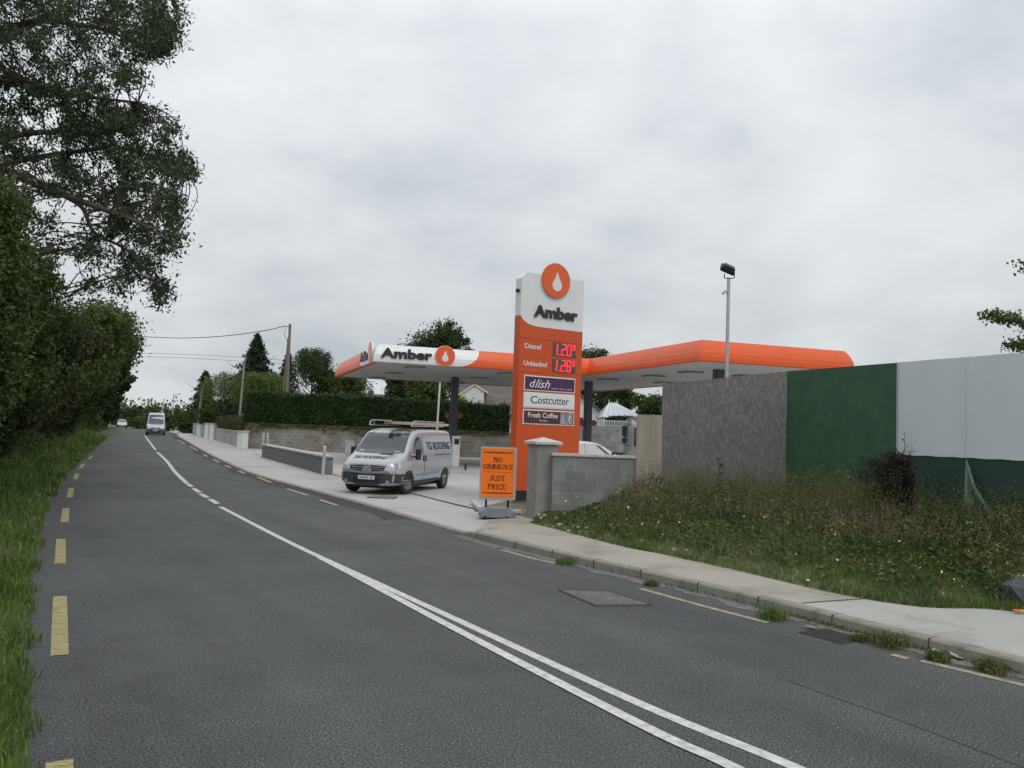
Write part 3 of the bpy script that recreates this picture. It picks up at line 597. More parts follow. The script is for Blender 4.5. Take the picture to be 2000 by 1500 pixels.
# gate pillar and block wall
pa = G(1028, 1015, .1); pilrot = R_(12)
r = thing('gate_pillar', 'smooth grey rendered gate pillar with a pointed cap beside the orange price tower', 'pillar', (pa.x + .30, pa.y + .35, 0), R_(22))
MB().box(-.235, .235, -.235, .235, .0, 1.60).build('pillar_shaft', M_render, r, bevel=.012)
mb = MB(); q = .30; mb.add([(-q, -q, 1.60), (q, -q, 1.60), (q, q, 1.60), (-q, q, 1.60), (-q, -q, 1.66), (q, -q, 1.66), (q, q, 1.66), (-q, q, 1.66), (0, 0, 1.75)], [(0, 3, 2, 1), (0, 1, 5, 4), (1, 2, 6, 5), (2, 3, 7, 6), (3, 0, 4, 7), (4, 5, 8), (5, 6, 8), (6, 7, 8), (7, 4, 8)])
mb.build('pillar_cap', M_cap, r, bevel=.008)
w0, w1 = A(1080, 900, 16.55), A(1246, 900, 16.5)
wallbox('block_wall', 'short grey concrete block wall with pale coping right of the gate pillar', 'wall', w0, w1, 0.0, 1.385, .215, M_block, cap=M_cap, capz=.06, over=.03)
# rubble at the wall foot
def rock(c, r, seed=0, flat=.7):
    bm = bmesh.new(); bmesh.ops.create_icosphere(bm, subdivisions=1, radius=1); rr = random.Random(seed)
    vs = []; ax = [rr.uniform(.7, 1.2) for _ in range(3)]
    for v in bm.verts: q = v.co * rr.uniform(.75, 1.15); vs.append((c[0] + q.x * r * ax[0], c[1] + q.y * r * ax[1], c[2] + q.z * r * flat * ax[2]))
    fs = [tuple(v.index for v in f.verts) for f in bm.faces]; bm.free(); return vs, fs
M_stone = pm('rubble_stone', (.3, .29, .27), .3, 6, .9, bump=.5, bscale=20)
mb = MB()
for i in range(240):
    u = random.random() ** 1.5 * .26; t = random.random() * (.95 - u * 1.5); t = 1 - t * .85 if random.random() < .75 else random.random(); p = bank(u, max(0.02, min(.98, t))); mb.add(*rock((p.x, p.y, p.z + .02), random.uniform(.02, .065), i))
tag(mb.build('rubble', M_stone, fix=False), 'loose grey stones heaped along the foot of the block wall', 'rubble', kind='stuff')
# broken masonry at the right edge
g0 = G(1978, 1182, .12); mb = MB(); v_, f_ = rock((0, 0, .14), .27, 5, .75); mb.add(v_, f_); v_, f_ = rock((.34, -.02, .12), .24, 9, .8); mb.add(v_, f_); v_, f_ = rock((-.14, .05, .06), .15, 3, .7); mb.add(v_, f_)
o = mb.build('masonry_lump', pm('dark_masonry', (.075, .08, .085), .4, 9, .95, bump=1, bscale=30), None, (g0.x + .12, g0.y + .05, .1)); tag(o, 'dark broken lump of masonry on the bank at the right edge', 'rubble')
o = MB().box(-.13, .25, -.1, .12, 0, .10).build('broken_block', M_cap, None, (g0.x + .24, g0.y + .06, .33), R_(-18), bevel=.02); tag(o, 'pale broken concrete block lying on the dark masonry lump', 'concrete block')
g0 = G(1990, 1196, .12); r = thing('brick_fragment', 'small orange and yellow scrap on the pavement at the right edge', 'litter', (g0.x, g0.y, .12))
MB().box(-.06, .0, -.02, .02, 0, .03).build('orange_end', pm('scrap_orange', (.6, .16, .05)), r, bevel=.005); MB().box(.001, .06, -.02, .02, 0, .028).build('yellow_end', pm('scrap_yellow', (.6, .36, .05)), r, bevel=.005)
# litter
for px, py, s, lab in ((1343, 1026, .09, 'crumpled clear plastic bottle among the weeds near the block wall'), (1543, 1117, .035, 'small white scrap of paper in the grass below the green panel'), (1888, 1096, .07, 'crumpled white paper caught in the weeds below the white hoarding')):
    best = min(((abs((bank(u, t) + Vector((0, 0, .08))).x * 0 + 0) + (Vector(((bank(u, t)).x, (bank(u, t)).y)) - Vector((G(px, py, .3).x, G(px, py, .3).y))).length, u, t) for u in np.linspace(0, .9, 60) for t in np.linspace(0, 1, 14)))
    p = bank(best[1], best[2]); vs, fs = rock((0, 0, 0), s, int(px), .5); o = MB().add(vs, fs).build('litter', M_white if px != 1343 else pm('clear_plastic', (.5, .56, .6), .1, 5, .15), None, (p.x, p.y, p.z + (.34 if px != 1543 else .09))); tag(o, lab, 'litter')
# weed tufts along the kerb
tufts = [(1104, 1096, .11, 'bright green grass tuft growing in the gutter opposite the block wall'), (1272, 1138, .07, 'small green weed at the kerb below the chipboard hoarding'), (1510, 1203, .13, 'yellow-green grass tuft at the kerb beyond the end of the near yellow line'), (1680, 1246, .07, 'small weed at a kerb joint beside the clogged gully'), (1738, 1257, .15, 'leafy green weed clump at the kerb nearest the gully grate'), (1830, 1284, .09, 'green weed at the kerb beside a dead leaf'), (1935, 1305, .12, 'green weed clump at the kerb near the right edge')]
for px, py, s, lab in tufts:
    p = G(px, py + 6); n = 260; Pn = np.array([p.x, p.y, 0]) + rng.normal(size=(n, 3)) * np.array([s * .5, s * .5, 0]); B = blades(Pn, s * (.5 + .9 * rng.random(n)), .004, 1.1)
    Lf = leafcards(np.array([p.x, p.y, s * .4]) + rng.normal(size=(160, 3)) * np.array([s * .55, s * .55, s * .22]), .03, .6)
    tag(quads('weed_tuft', np.concatenate([B, Lf]), L_grass if 'grass' in lab else L_weed, loc=(p.x, p.y, 0)), lab, 'weed', 'weeds growing along the kerb')
# moss strip in the gutter (uncountable)
mossP = []
for i in range(16, 62):
    for k in range(46 if i < 44 else 12):
        f = random.random(); p = KB[i].lerp(KB[i + 1], f); nn = unitn(KB, i); mossP.append((p.x - nn.x * abs(random.gauss(0, .06)), p.y - nn.y * abs(random.gauss(0, .06)), random.random() * .035))
tag(quads('gutter_weeds', leafcards(np.array(mossP), .022, .7), L_weed), 'low weeds and moss along the foot of the kerb', 'weeds', kind='stuff')
# dead leaves by the gully
for px, py, lab in ((1830, 1275, 'pale dead leaf curled in the gutter left of another'), (1868, 1287, 'pale dead leaf in the gutter nearest the right edge'), (1583, 1229, 'long pale dead leaf in the gutter left of the gully grate')):
    p = G(px, py); mb = MB(); a = random.random() * 3
    for i in range(7): t = i / 6; wv = .035 * math.sin(math.pi * t) ** .7 + .002; mb.v += [((t - .5) * .16, -wv, .012 + .02 * t * t), ((t - .5) * .16, wv, .02 + .02 * t * t)]
    mb.f = [(2 * i, 2 * i + 2, 2 * i + 3, 2 * i + 1) for i in range(6)]; o = mb.build('dead_leaf', pm('dead_leaf', (.42, .37, .26), .2, 20), None, (p.x, p.y, .005), a); o.modifiers.new('s', 'SOLIDIFY').thickness = .002; tag(o, lab, 'leaf')
n = 130000; U = .31 + .69 * rng.random(n) ** 1.25; hmax = 2.5 + 1.0 * np.sin(U * 61) * np.sin(U * 23 + 1) + 1.3 * np.clip((U - .4) * 4, 0, 1); zf = rng.random(n) ** .8
T_ = 2.15 + .5 * np.sin(U * 83 + zf * 3) + .35 * np.sin(U * 31) - .75 * zf + .5 * (U < .42) - 1.5 * np.clip((U - .88) * 8, 0, 1) + np.abs(rng.normal(size=n)) * .55; P = arr(verge, U, T_); P[:, 2] += zf * np.clip(hmax, .5, 5)
dist = np.linalg.norm(P[:, :2], axis=1); n2 = len(P); lf = leafcards(P, 1.0, .55); cen_ = lf.mean(axis=1, keepdims=True); lf = cen_ + (lf - cen_) * (.045 + .0028 * dist).reshape(-1, 1, 1)
core = []; nu = 130  # hidden sloping sheet behind the hedgerow leaves, added to block light
for i in range(nu):
    u0, u1 = .32 + .64 * i / nu, .32 + .64 * (i + 1) / nu; a, b = verge(u0, 3.0), verge(u1, 3.0); c_, e_ = verge(u0, 3.9), verge(u1, 3.9); h0 = Vector((0, 0, 1.3 + .5 * math.sin(i * .7)));  h1 = Vector((0, 0, 1.3 + .5 * math.sin((i + 1) * .7)))
    core.append([tuple(a), tuple(b), tuple(e_ + h1 * 1.0), tuple(c_ + h0 * 1.0)])
tag(quads('hedgerow', np.concatenate([lf, np.array(core)]), L_row), 'continuous tangled hedgerow under the roadside trees on the left', 'hedgerow', kind='stuff')
# dead bush in front of the green / white junction
def at_bank(px, py, Y): return A(px, py, Y)
p0 = Vector((5.90, 12.35, .5)); Q = []; TB = MB()
for k in range(230):
    a = random.gauss(0, .55) - .25; b = random.gauss(0, .5); hh_ = random.uniform(.45, 1.36); sw = abs(random.gauss(.28, .22)); tip = p0 + Vector((-sw * 1.35 * hh_ * .8, b * .3, hh_ * (.98 - .35 * sw))); mid = p0 + Vector((.02 - sw * .12 + random.gauss(0, .05), b * .15, hh_ * (.82 - .1 * sw))); TB.tube([p0 + Vector((random.gauss(0, .04), 0, -.1)), mid, tip], [.008, .005, .002], 4, False)
    for q in range(34):
        t = .35 + .65 * random.random(); c = (mid.lerp(tip, (t - .5) * 2) if t > .5 else p0.lerp(mid, t * 2)); Q.append((c.x + random.gauss(0, .03), c.y + random.gauss(0, .03), c.z + random.gauss(0, .035)))
r = thing('dead_bush', 'dark brown dead bush drooping in front of the join of green and white hoarding', 'bush', p0); TB.v = [tuple(Vector(v) - p0) for v in TB.v]; TB.build('stem', L_dead, r, fix=False)
quads('foliage', leafcards(np.array(Q), .07, .18, .5) - np.array(p0), L_dead, r)
# individual docks and stalks seen against the panels
def stalkplant(px, pyt, Y, zb, lab, mat, name='dock_plant', n=90, spread=.05):
    t = A(px, pyt, Y); r = Vector((t.x, t.y, zb)); mb = MB(); mb.tube([(0, 0, -.05), (.02, 0, (t.z - zb) * .5), (-.01, .01, t.z - zb)], [.008, .006, .003], 5); th = thing(name, lab, 'plant', r)
    mb.build('stem', mat, th); h = t.z - zb; P = np.stack([rng.normal(size=n) * spread, rng.normal(size=n) * spread, h * (.3 + .7 * rng.random(n))], 1); quads('foliage', leafcards(P, .04, .5), mat, th)
stalkplant(1406, 894, 15.6, .5, 'dark brown dock spike standing against the chipboard panel', L_dead, n=130, spread=.045)
stalkplant(1386, 958, 15.2, .45, 'low dark brown dock head in the weeds left of the tall dock spike', L_dead, n=200, spread=.07)
stalkplant(1768, 845, 12.9, .5, 'thin brown stalk with sparse leaves rising against the white sheet beside the dead bush', L_dead, 'thin_weed', 60, .04)
stalkplant(1612, 900, 14.0, .5, 'arching pale weed stalk with yellow flowers in front of the green panel', L_weed, 'thin_weed', 90, .06)
stalkplant(1665, 915, 13.6, .5, 'brown seeding weed in front of the right half of the green panel', L_dry, 'thin_weed', 160, .06)
stalkplant(1550, 930, 14.9, .5, 'brown seeding weed at the left edge of the green panel', L_dry, 'thin_weed', 160, .07)
stalkplant(1975, 985, 10.6, .4, 'upright green weed in front of the dark green sheet at the right edge', L_weed, 'thin_weed', 420, .09)
# ================================================================== PRICE TOWER
o2 = (.155, 20.9); ang = R_(33); u2 = (math.cos(ang), math.sin(ang)); TW, TD, TH = 2.0, .26, 5.92
def PP(px, py): return onplane(px, py, o2, u2)
tower = thing('price_tower', 'tall orange fuel price tower with white top and round orange drop emblem', 'sign', (o2[0], o2[1], 0), ang)
def wave(x): return 4.80 - .25 * (1 - math.exp(-max(0, x) / .16)) + .0 * x
xs = [TW * i / 30 for i in range(31)]; zb_ = .36
poly = [(0, zb_)] + [(TW, zb_)] + [(x, wave(x)) for x in reversed(xs)]
MB().prism(poly, lambda a, b: (a, 0, b), lambda a, b: (a, TD, b)).build('lower_panel', M_or2, tower)
poly = [(x, wave(x)) for x in xs] + [(TW, TH), (.16, TH), (0, TH - .16)]
MB().prism(poly, lambda a, b: (a, 0, b + .002), lambda a, b: (a, TD, b + .002)).build('upper_panel', M_signw, tower)
MB().box(.03, TW - .03, .02, TD - .02, .1, zb_).build('plinth', M_black, tower)
mb = MB()
for z in (4.22, 3.36, 2.84): mb.box(.0 - .002, TW + .002, -.003, .0, z, z + .012)
mb.build('panel_seam', pm('seam_orange', (.36, .05, .012)), tower)
dc = PP(1085, 549); dc = (TW * .5 + .04, dc[1]); mb = MB(); disc(mb, dc, .455, -.07, -.004, 48)
od = mb.build('emblem_disc', M_logo, tower, smooth=True, bevel=.01); mb = MB(); drop(mb, (dc[0] + .02, dc[1] - .02), .52, -.08, -.066); mb.build('drop_emblem', M_signw, od)
mb = MB(); disc(mb, dc, .47, -.04, -.0035, 48); mb.build('emblem_rim', M_signw, od)
x0, _ = PP(1034, 600); x1, _ = PP(1129, 608); zA = PP(1037, 612)[1]; zB = PP(1050, 590)[1]
fit_text('Amber', .40, 1.80, 4.80, 5.12, -.004, .035, .035).build('brand_lettering', M_dark, tower)
def led(zc, digits):
    h = .36; x0, x1 = 1.04, 1.80
    p = MB().box(x0, x1, -.012, -.002, zc - h / 2, zc + h / 2).build('price_display', pm('display_grey', (.085, .08, .08), .2, 9, .4), tower, bevel=.004)
    seg = {'a': ((0, 1), (1, 1)), 'b': ((1, 1), (1, .5)), 'c': ((1, .5), (1, 0)), 'd': ((0, 0), (1, 0)), 'e': ((0, 0), (0, .5)), 'f': ((0, .5), (0, 1)), 'g': ((0, .5), (1, .5))}
    D = {'0': 'abcdef', '1': 'bc', '2': 'abged', '8': 'abcdefg', '9': 'abcdfg'}; mb = MB()
    def dig(ch, x, z, w_, hh, th):
        for s in D[ch]:
            (ax, az), (bx, bz) = seg[s]; pa_ = (x + ax * w_ + az * hh * .08, z + az * hh); pb_ = (x + bx * w_ + bz * hh * .08, z + bz * hh)
            mb.tube([(pa_[0], -.017, pa_[1]), (pb_[0], -.017, pb_[1])], th, 6)
    z0 = zc - .14; dig('1', x0 + .02, z0, .10, .28, .016); mb.tube([(x0 + .205, -.017, z0 - .005), (x0 + .215, -.017, z0 + .012)], .018, 6)
    dig(digits[0], x0 + .27, z0, .115, .28, .016); dig(digits[1], x0 + .45, z0, .115, .28, .016); dig('9', x0 + .63, z0 + .16, .075, .13, .011)
    mb.build('digit_segments', pm('led_red', (1, .02, .03), .02, 2, .4, em=1.3), p)
led(4.02, '20'); led(3.60, '28')
fit_text('Diesel', .16, .66, 3.97, 4.10, -.003, .006, .012).build('diesel_lettering', M_signw, tower)
fit_text('Unleaded', .14, .86, 3.53, 3.66, -.003, .006, .012).build('unleaded_lettering', M_signw, tower)
def board(z0, z1, mat, name):
    f = MB().box(.17, TW - .2, -.012, -.002, z0, z1).build(name, M_signw, tower, bevel=.004); MB().box(.2, TW - .23, -.02, -.0125, z0 + .03, z1 - .03).build('board_face', mat, f); return f
b1 = board(2.90, 3.29, M_purple, 'purple_board'); b2 = board(2.46, 2.86, M_signw, 'white_board'); b3 = board(2.04, 2.42, M_brown, 'brown_board')
mb = MB(); disc(mb, (.44, 3.04), .085, -.024, -.0205, 24); ring_ = mb
fit_text('d', .34, .52, 2.99, 3.19, -.0205, .004, .0, .3).build('sign_lettering', M_signw, b1); fit_text('lish', .50, .98, 2.98, 3.20, -.0205, .004, .0, .45).build('sign_lettering', M_signw, b1)
fit_text('relax, eat, enjoy', 1.02, 1.70, 2.965, 3.01, -.0205, .003).build('sign_small_lettering', M_signw, b1)
fit_text('C', .38, .60, 2.58, 2.77, -.0205, .004, .0).build('sign_lettering', M_dark, b2); fit_text('ostcutter', .61, 1.60, 2.58, 2.74, -.0205, .004, .0).build('sign_lettering', M_dark, b2)
fit_text('Fresh Coffee', .32, 1.26, 2.22, 2.35, -.0205, .004, .01).build('sign_lettering', M_signw, b3); fit_text('To Go', .66, .92, 2.12, 2.17, -.0205, .003).build('sign_small_lettering', M_signw, b3)
MB().box(1.34, 1.74, -.024, -.0205, 2.08, 2.38).build('picture_panel', pm('picture_grey', (.30, .27, .28), .5, 5, .5), b3)
mb = MB(); mb.tube([(1.42, -.027, 2.33), (1.42, -.027, 2.12), (1.50, -.027, 2.10)], .012, 5); mb.tube([(1.68, -.027, 2.30), (1.62, -.027, 2.24), (1.60, -.027, 2.16), (1.66, -.027, 2.1)], .012, 5); mb.build('cup_picture', M_signw, b3)
mb = MB(); mb.box(-.06, -.002, .08, .18, TH - .52, TH - .44); mb.build('camera_bracket', M_black, tower)
# planter kerb round the tower
mb = MB(); pts = [G(925, 985, .05), G(940, 998, .05), G(975, 1003, .05), G(1018, 1006, .05)]
pk = catmull([Vector((p.x, p.y, .09)) for p in pts], 6); mb.tube(pk, .07, 8); tag(mb.build('planter_kerb', M_cap, smooth=True), 'curved pale kerb edging the bed below the price tower', 'kerb')
mb = MB(); mb.add([(-.75, 18.6, .062), (.3, 17.1, .062), (2.4, 17.6, .062), (3.0, 22.2, .062), (.0, 21.4, .062), (-.7, 19.3, .062)], [tuple(range(6))]); tag(mb.build('soil_bed', M_soil, fix=False), kind='structure')
# ================================================================== SWINGING BOARD
q0, q1 = G(935, 1011, .09), G(1007, 1013, .09); q0.z = q1.z = 0; dv = q1 - q0; BWD = dv.length
r = thing('pavement_sign', 'bright orange poster board with black lettering on a grey water-filled base', 'sign', (q0.x, q0.y, .095), math.atan2(dv.y, dv.x))
mb = MB(); c8 = lambda a, b, z, q: [(a + q, -.02, z), (b - q, -.02, z), (b, .06, z), (b, .42, z), (b - q, .5, z), (a + q, .5, z), (a, .42, z), (a, .06, z)]
ls = [c8(.02, BWD - .02, .0, .04), c8(-.0, BWD, .04, .05), c8(.0, BWD, .11, .06), c8(.09, BWD - .09, .19, .06)]
for l in ls: mb.v += l
mb.f = [tuple(range(8))[::-1], tuple(range(24, 32))] + [(8 * i + j, 8 * i + (j + 1) % 8, 8 * i + 8 + (j + 1) % 8, 8 * i + 8 + j) for i in range(3) for j in range(8)]
bs = mb.build('sign_base', pm('base_plastic', (.2, .22, .26), .1, 5, .5), r, bevel=.01)
for fx in (.17, .76): MB().box(BWD * fx - .03, BWD * fx + .03, -.028, 0, -.0, .03).build('foot_slot', M_black, bs)
for fx in (.2, .8): MB().tube([(BWD * fx, .24, .17), (BWD * fx, .24, .42)], .024, 8).build('spring_post', M_black, r)
zb0 = .34; zt0 = 1.42; fr = MB().box(0, BWD, .2, .25, zb0, zt0).build('frame', M_galv, r, bevel=.012)
MB().box(.03, BWD - .05, .19, .1995, zb0 + .06, zt0 - .03).build('poster', M_glow, fr)
MR = pm('maroon_ink', (.06, .008, .012), .1, 5, .6); yy = .1895
xa, xb = .06, BWD - .08; X = lambda t: xa + (xb - xa) * t; Zz = lambda t: zt0 - .03 - (zt0 - .03 - zb0 - .06) * t
GL = {'N': [('v', 0, 0, 1, .15), ('v', .85, 0, 1, .15), ('d', .1, 1, .9, 0, .24)], 'O': [('o', .5, .5, .5, .5)], 'G': [('c', .5, .5, .5, .5), ('v', .84, .04, .42, .2), ('h', .8, .44, .5, .09), ('v', .9, .68, .95, .1)], 'I': [('v', .5, 0, 1, .42)],
      'M': [('v', 0.02, 0, 1, .1), ('v', .93, 0, 1, .19), ('d', .06, 1, .5, .1, .18), ('d', .5, .1, .92, 1, .09)], 'C': [('c', .5, .5, .5, .5), ('v', .9, .68, .95, .1)], 'K': [('v', .08, 0, 1, .22), ('d', .22, .42, .92, 1, .1), ('d', .4, .6, .95, 0, .22)],
      'S': [('s',), ('v', .88, .72, 1, .1), ('v', .1, 0, .3, .1)], 'J': [('v', .68, .2, 1, .24), ('j',)], 'U': [('v', .1, .25, 1, .22), ('v', .88, .25, 1, .12), ('u',)], 'T': [('v', .5, 0, 1, .24), ('h', .5, .96, 1.0, .09), ('v', .03, .72, 1, .08), ('v', .97, .72, 1, .08)],
      'P': [('v', .1, 0, 1, .24), ('b', .48)], 'R': [('v', .1, 0, 1, .24), ('b', .5), ('d', .42, .5, .92, 0, .24)], 'E': [('v', .1, 0, 1, .24), ('h', .5, .96, .9, .09), ('h', .5, .04, .9, .09), ('h', .4, .5, .6, .09), ('v', .93, .7, 1, .08), ('v', .97, 0, .32, .08)]}
def serif(body, t0, t1, z0, z1):
    """slab-serif capitals drawn with strokes, filling the box"""
    mb = MB(); xa0, xb0, za, zb3 = X(t0), X(t1), Zz(z1), Zz(z0); wts = [.55 if c == 'I' else (1.25 if c == 'M' else 1) for c in body]; tot = sum(wts) + .16 * (len(body) - 1); u = (xb0 - xa0) / tot; x = xa0; hh = zb3 - za
    def quad(pts, dy): mb.prism(pts, lambda a, b: (a, yy - .0005 - dy, b), lambda a, b: (a, yy - .004 - dy, b))
    for ci, (c, wt) in enumerate(zip(body, wts)):
        w_ = wt * u; fx = lambda t: x + t * w_; fz = lambda t: za + t * hh
        def arc(cx_, cz_, rx, rz, a0, a1, th0=.2, th1=.08):
            th0 *= 1.25; th1 *= 1.25
            n = 16; o_ = []; i_ = []
            for k in range(n + 1):
                a = R_(a0 + (a1 - a0) * k / n); th = th1 + (th0 - th1) * abs(math.cos(a)); o_.append((fx(cx_ + rx * math.cos(a)), fz(cz_ + rz * math.sin(a)))); i_.append((fx(cx_ + max(.02, rx - th) * math.cos(a)), fz(cz_ + max(.02, rz - th1 * 1.1) * math.sin(a))))
            for k in range(n): quad([o_[k], o_[k + 1], i_[k + 1], i_[k]], .0)
        for st in GL[c]:
            if st[0] == 'v':
                _, cx_, a, b, th = st; th *= 1.2; quad([(fx(cx_ - th / 2), fz(a)), (fx(cx_ + th / 2), fz(a)), (fx(cx_ + th / 2), fz(b)), (fx(cx_ - th / 2), fz(b))], .0002)
                if th > .114 or c == 'I':
                    for e0, ok in ((a, a == 0), (b, b == 1)):
                        if ok: e1 = e0 + (.07 if e0 == 0 else -.07); ov = .13; quad([(fx(cx_ - th / 2 - ov), fz(e0)), (fx(cx_ + th / 2 + ov), fz(e0)), (fx(cx_ + th / 2 + ov), fz(e1)), (fx(cx_ - th / 2 - ov), fz(e1))], .0004)
            elif st[0] == 'h': _, cx_, cz_, ln, th = st; quad([(fx(cx_ - ln / 2), fz(cz_ - th / 2)), (fx(cx_ + ln / 2), fz(cz_ - th / 2)), (fx(cx_ + ln / 2), fz(cz_ + th / 2)), (fx(cx_ - ln / 2), fz(cz_ + th / 2))], .0003)
            elif st[0] == 'd': _, ax, az, bx, bz, th = st; th *= 1.2; quad([(fx(ax - th / 2), fz(az)), (fx(ax + th / 2), fz(az)), (fx(bx + th / 2), fz(bz)), (fx(bx - th / 2), fz(bz))], .0001)
            elif st[0] == 'o': arc(.5, .5, .5, .52, 0, 360)
            elif st[0] == 'c': arc(.5, .5, .5, .52, 40, 320)
            elif st[0] == 's': arc(.5, .76, .42, .26, 30, 270, .2, .09); arc(.5, .25, .44, .27, -150, 90, .2, .09)
            elif st[0] == 'j': arc(.4, .22, .4, .24, 180, 360, .22, .09)
            elif st[0] == 'u': arc(.5, .27, .5, .29, 180, 360, .2, .09)
            elif st[0] == 'b': arc(.3, .73, .6, .27, -90, 90, .22, .08)
        x += w_ + .16 * u
    return mb.build('poster_lettering', MR, fr)
serif('NO', .36, .64, .18, .28); serif('GIMMICKS', .0, 1.0, .325, .425); serif('JUST', .22, .74, .56, .665); serif('PRICE', .19, .79, .73, .84)
mb = MB()
for z in (.085, .915):
    mb.box(X(.0), X(1), yy - .003, yy - .0005, Zz(z) - .006, Zz(z) + .006)
    for i in range(16): t = i / 15; hh_ = .016 * (1 - abs(t - .5)); mb.box(X(t) - .008, X(t) + .014, yy - .0035, yy - .0006, Zz(z) - hh_, Zz(z) + hh_)
for i in range(22): mb.box(X(.05 + .9 * i / 21) - .006, X(.05 + .9 * i / 21) + .006, yy - .003, yy - .0005, Zz(.493), Zz(.481))
mb.build('poster_ornament', MR, fr)
# ================================================================== CANOPY
ca = R_(19); U = Vector((math.cos(ca), math.sin(ca), 0)); V = Vector((-math.sin(ca), math.cos(ca), 0)); C0 = Vector((-5.85, 35.9, 0)); ZB, ZT = 4.62, 5.42
i1 = C0 + U * 10.1; i2 = i1 - V * 9.7; i3 = i2 + U * 6.4; bk2 = i3 + V * 22.4; bk1 = C0 + V * 12.7
outl = [C0, i1, i2, i3, bk2, bk1]
def offs(P, d):
    n = len(P); o = []
    for i in range(n):
        a, b, c = P[i - 1], P[i], P[(i + 1) % n]; d1 = (b - a).normalized(); d2 = (c - b).normalized(); n1_ = Vector((d1.y, -d1.x, 0)); n2_ = Vector((d2.y, -d2.x, 0)); m_ = n1_ + n2_; m_ = m_ / max(.2, m_.dot(n1_)); o.append(b + m_ * d)
    return o
prof = [(.0, ZB), (.22, ZB), (.245, ZB + .03), (.25, ZB + .16), (.225, ZB + .34), (.16, ZB + .52), (.09, ZB + .66), (.0, ZT), (-.12, ZT)]
canopy = thing('fuel_canopy', 'orange and white petrol station canopy, L-shaped, over the forecourt', 'canopy', (C0.x, C0.y, 0))
def loc(v): return (v.x - C0.x, v.y - C0.y, v.z)
mb = MB(); rings = []
for d, z in prof: rings.append([Vector((p.x, p.y, z)) for p in offs(outl, d)])
for rg in rings: mb.v += [loc(p) for p in rg]
mb.f = [(6 * k + j, 6 * k + (j + 1) % 6, 6 * k + 6 + (j + 1) % 6, 6 * k + 6 + j) for k in range(len(prof) - 1) for j in range(6)]
mb.build('fascia', M_or, canopy)
mb = MB(); mb.add([loc(Vector((p.x, p.y, ZT - .02))) for p in offs(outl, -.1)], [tuple(range(6))]); mb.build('roof_deck', M_galv, canopy)
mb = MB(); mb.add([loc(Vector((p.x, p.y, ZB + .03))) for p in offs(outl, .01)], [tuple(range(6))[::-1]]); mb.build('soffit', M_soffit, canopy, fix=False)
# soffit sheet seams
mb = MB()
for k in range(1, 31):
    a = C0 + V * (k * .4 if False else k * .4); 
    mb.box(0, 16.3, -.004, .004, ZB + .022, ZB + .0295, Matrix.Translation(Vector(loc(a))) @ Matrix.Rotation(ca, 4, 'Z'))
mb.build('soffit_seam', pm('seam_grey', (.42, .42, .42)), canopy, fix=False)
M_lamp = pm('lamp_recess', (.27, .27, .27), .2, 4, .5)
for su, sv in ((2.0, 1.6), (6.6, 1.9), (2.0, 6.6), (6.6, 6.6), (2.0, 11.4), (6.6, 11.4), (12, 2.0), (12, 6.6), (12, 11.4), (12.5, -5), (15.2, -5), (12.5, -1.8), (15.2, 2)):
    c = C0 + U * su + V * sv; M4 = Matrix.Translation(Vector(loc(c))) @ Matrix.Rotation(ca, 4, 'Z')
    f = MB().box(-.42, .42, -.42, .42, ZB - .03, ZB + .02, M4).build('soffit_light', M_lamp, canopy); MB().box(-.33, .33, -.33, .33, ZB - .045, ZB - .031, M4).build('diffuser', M_galv, f)
def whitepanel(o, u, nrm, s0, s1top, s1bot, mitre=False):
    mb = MB(); lv = []
    P = prof[1:8]; zz0, zz1 = P[0][1], P[-1][1]; fine = []
    for (d0, z0), (d1, z1) in zip(P, P[1:]):
        for k in range(4): fine.append((d0 + (d1 - d0) * k / 4, z0 + (z1 - z0) * k / 4))
    fine.append(P[-1])
    for d, z in fine:
        t = (z - zz0) / (zz1 - zz0); e_ = s1bot + (s1top - s1bot) * math.sqrt(max(0, 1 - (1 - t) ** 2)); st = s0 - d if s0 == 0 else s0
        row = [o + u * (st + (e_ - st) * q / 12) + nrm * (d + .006) for q in range(13)]
        for p in row: p.z = z
        mb.v += [loc(p) for p in row]
    mb.f = [(13 * i + j, 13 * i + j + 1, 13 * i + 14 + j, 13 * i + 13 + j) for i in range(len(fine) - 1) for j in range(12)]
    return mb.build('white_fascia_panel', M_signw, canopy, fix=False)
cf = (C0.x - V.x * .24, C0.y - V.y * .24); uf = (U.x, U.y)
sT = onplane(938, 685, cf, uf)[0]; sB = onplane(890, 716, cf, uf)[0]
wf = whitepanel(C0, U, -V, 0, sT, sB)
cl = (C0.x - U.x * .24, C0.y - U.y * .24); ul = (V.x, V.y); lT = onplane(703, 686, cl, ul)[0]; lB = onplane(705, 719, cl, ul)[0]
wl = whitepanel(C0, V, -U, 0, lT, lB * .92)
def mapF(o, u, nrm): return lambda a, b, c: loc(Vector((o[0] + u[0] * a + nrm.x * b, o[1] + u[1] * a + nrm.y * b, c)))
mf = mapF(cf, uf, V); ml = mapF(cl, (-ul[0], -ul[1]), U)
sa = onplane(743, 700, cf, uf)[0]; sb = onplane(844, 700, cf, uf)[0]; sdsk, zd = onplane(869, 690, cf, uf)
fit_text('Amber', sa, sb, ZB + .20, ZB + .64, -.02, .05, .035, fn=mf).build('brand_lettering', M_dark, wf)
fit_text('Amber', -lT * .86, -lT * .30, ZB + .20, ZB + .64, -.02, .05, .035, fn=ml).build('brand_lettering', M_dark, wl)
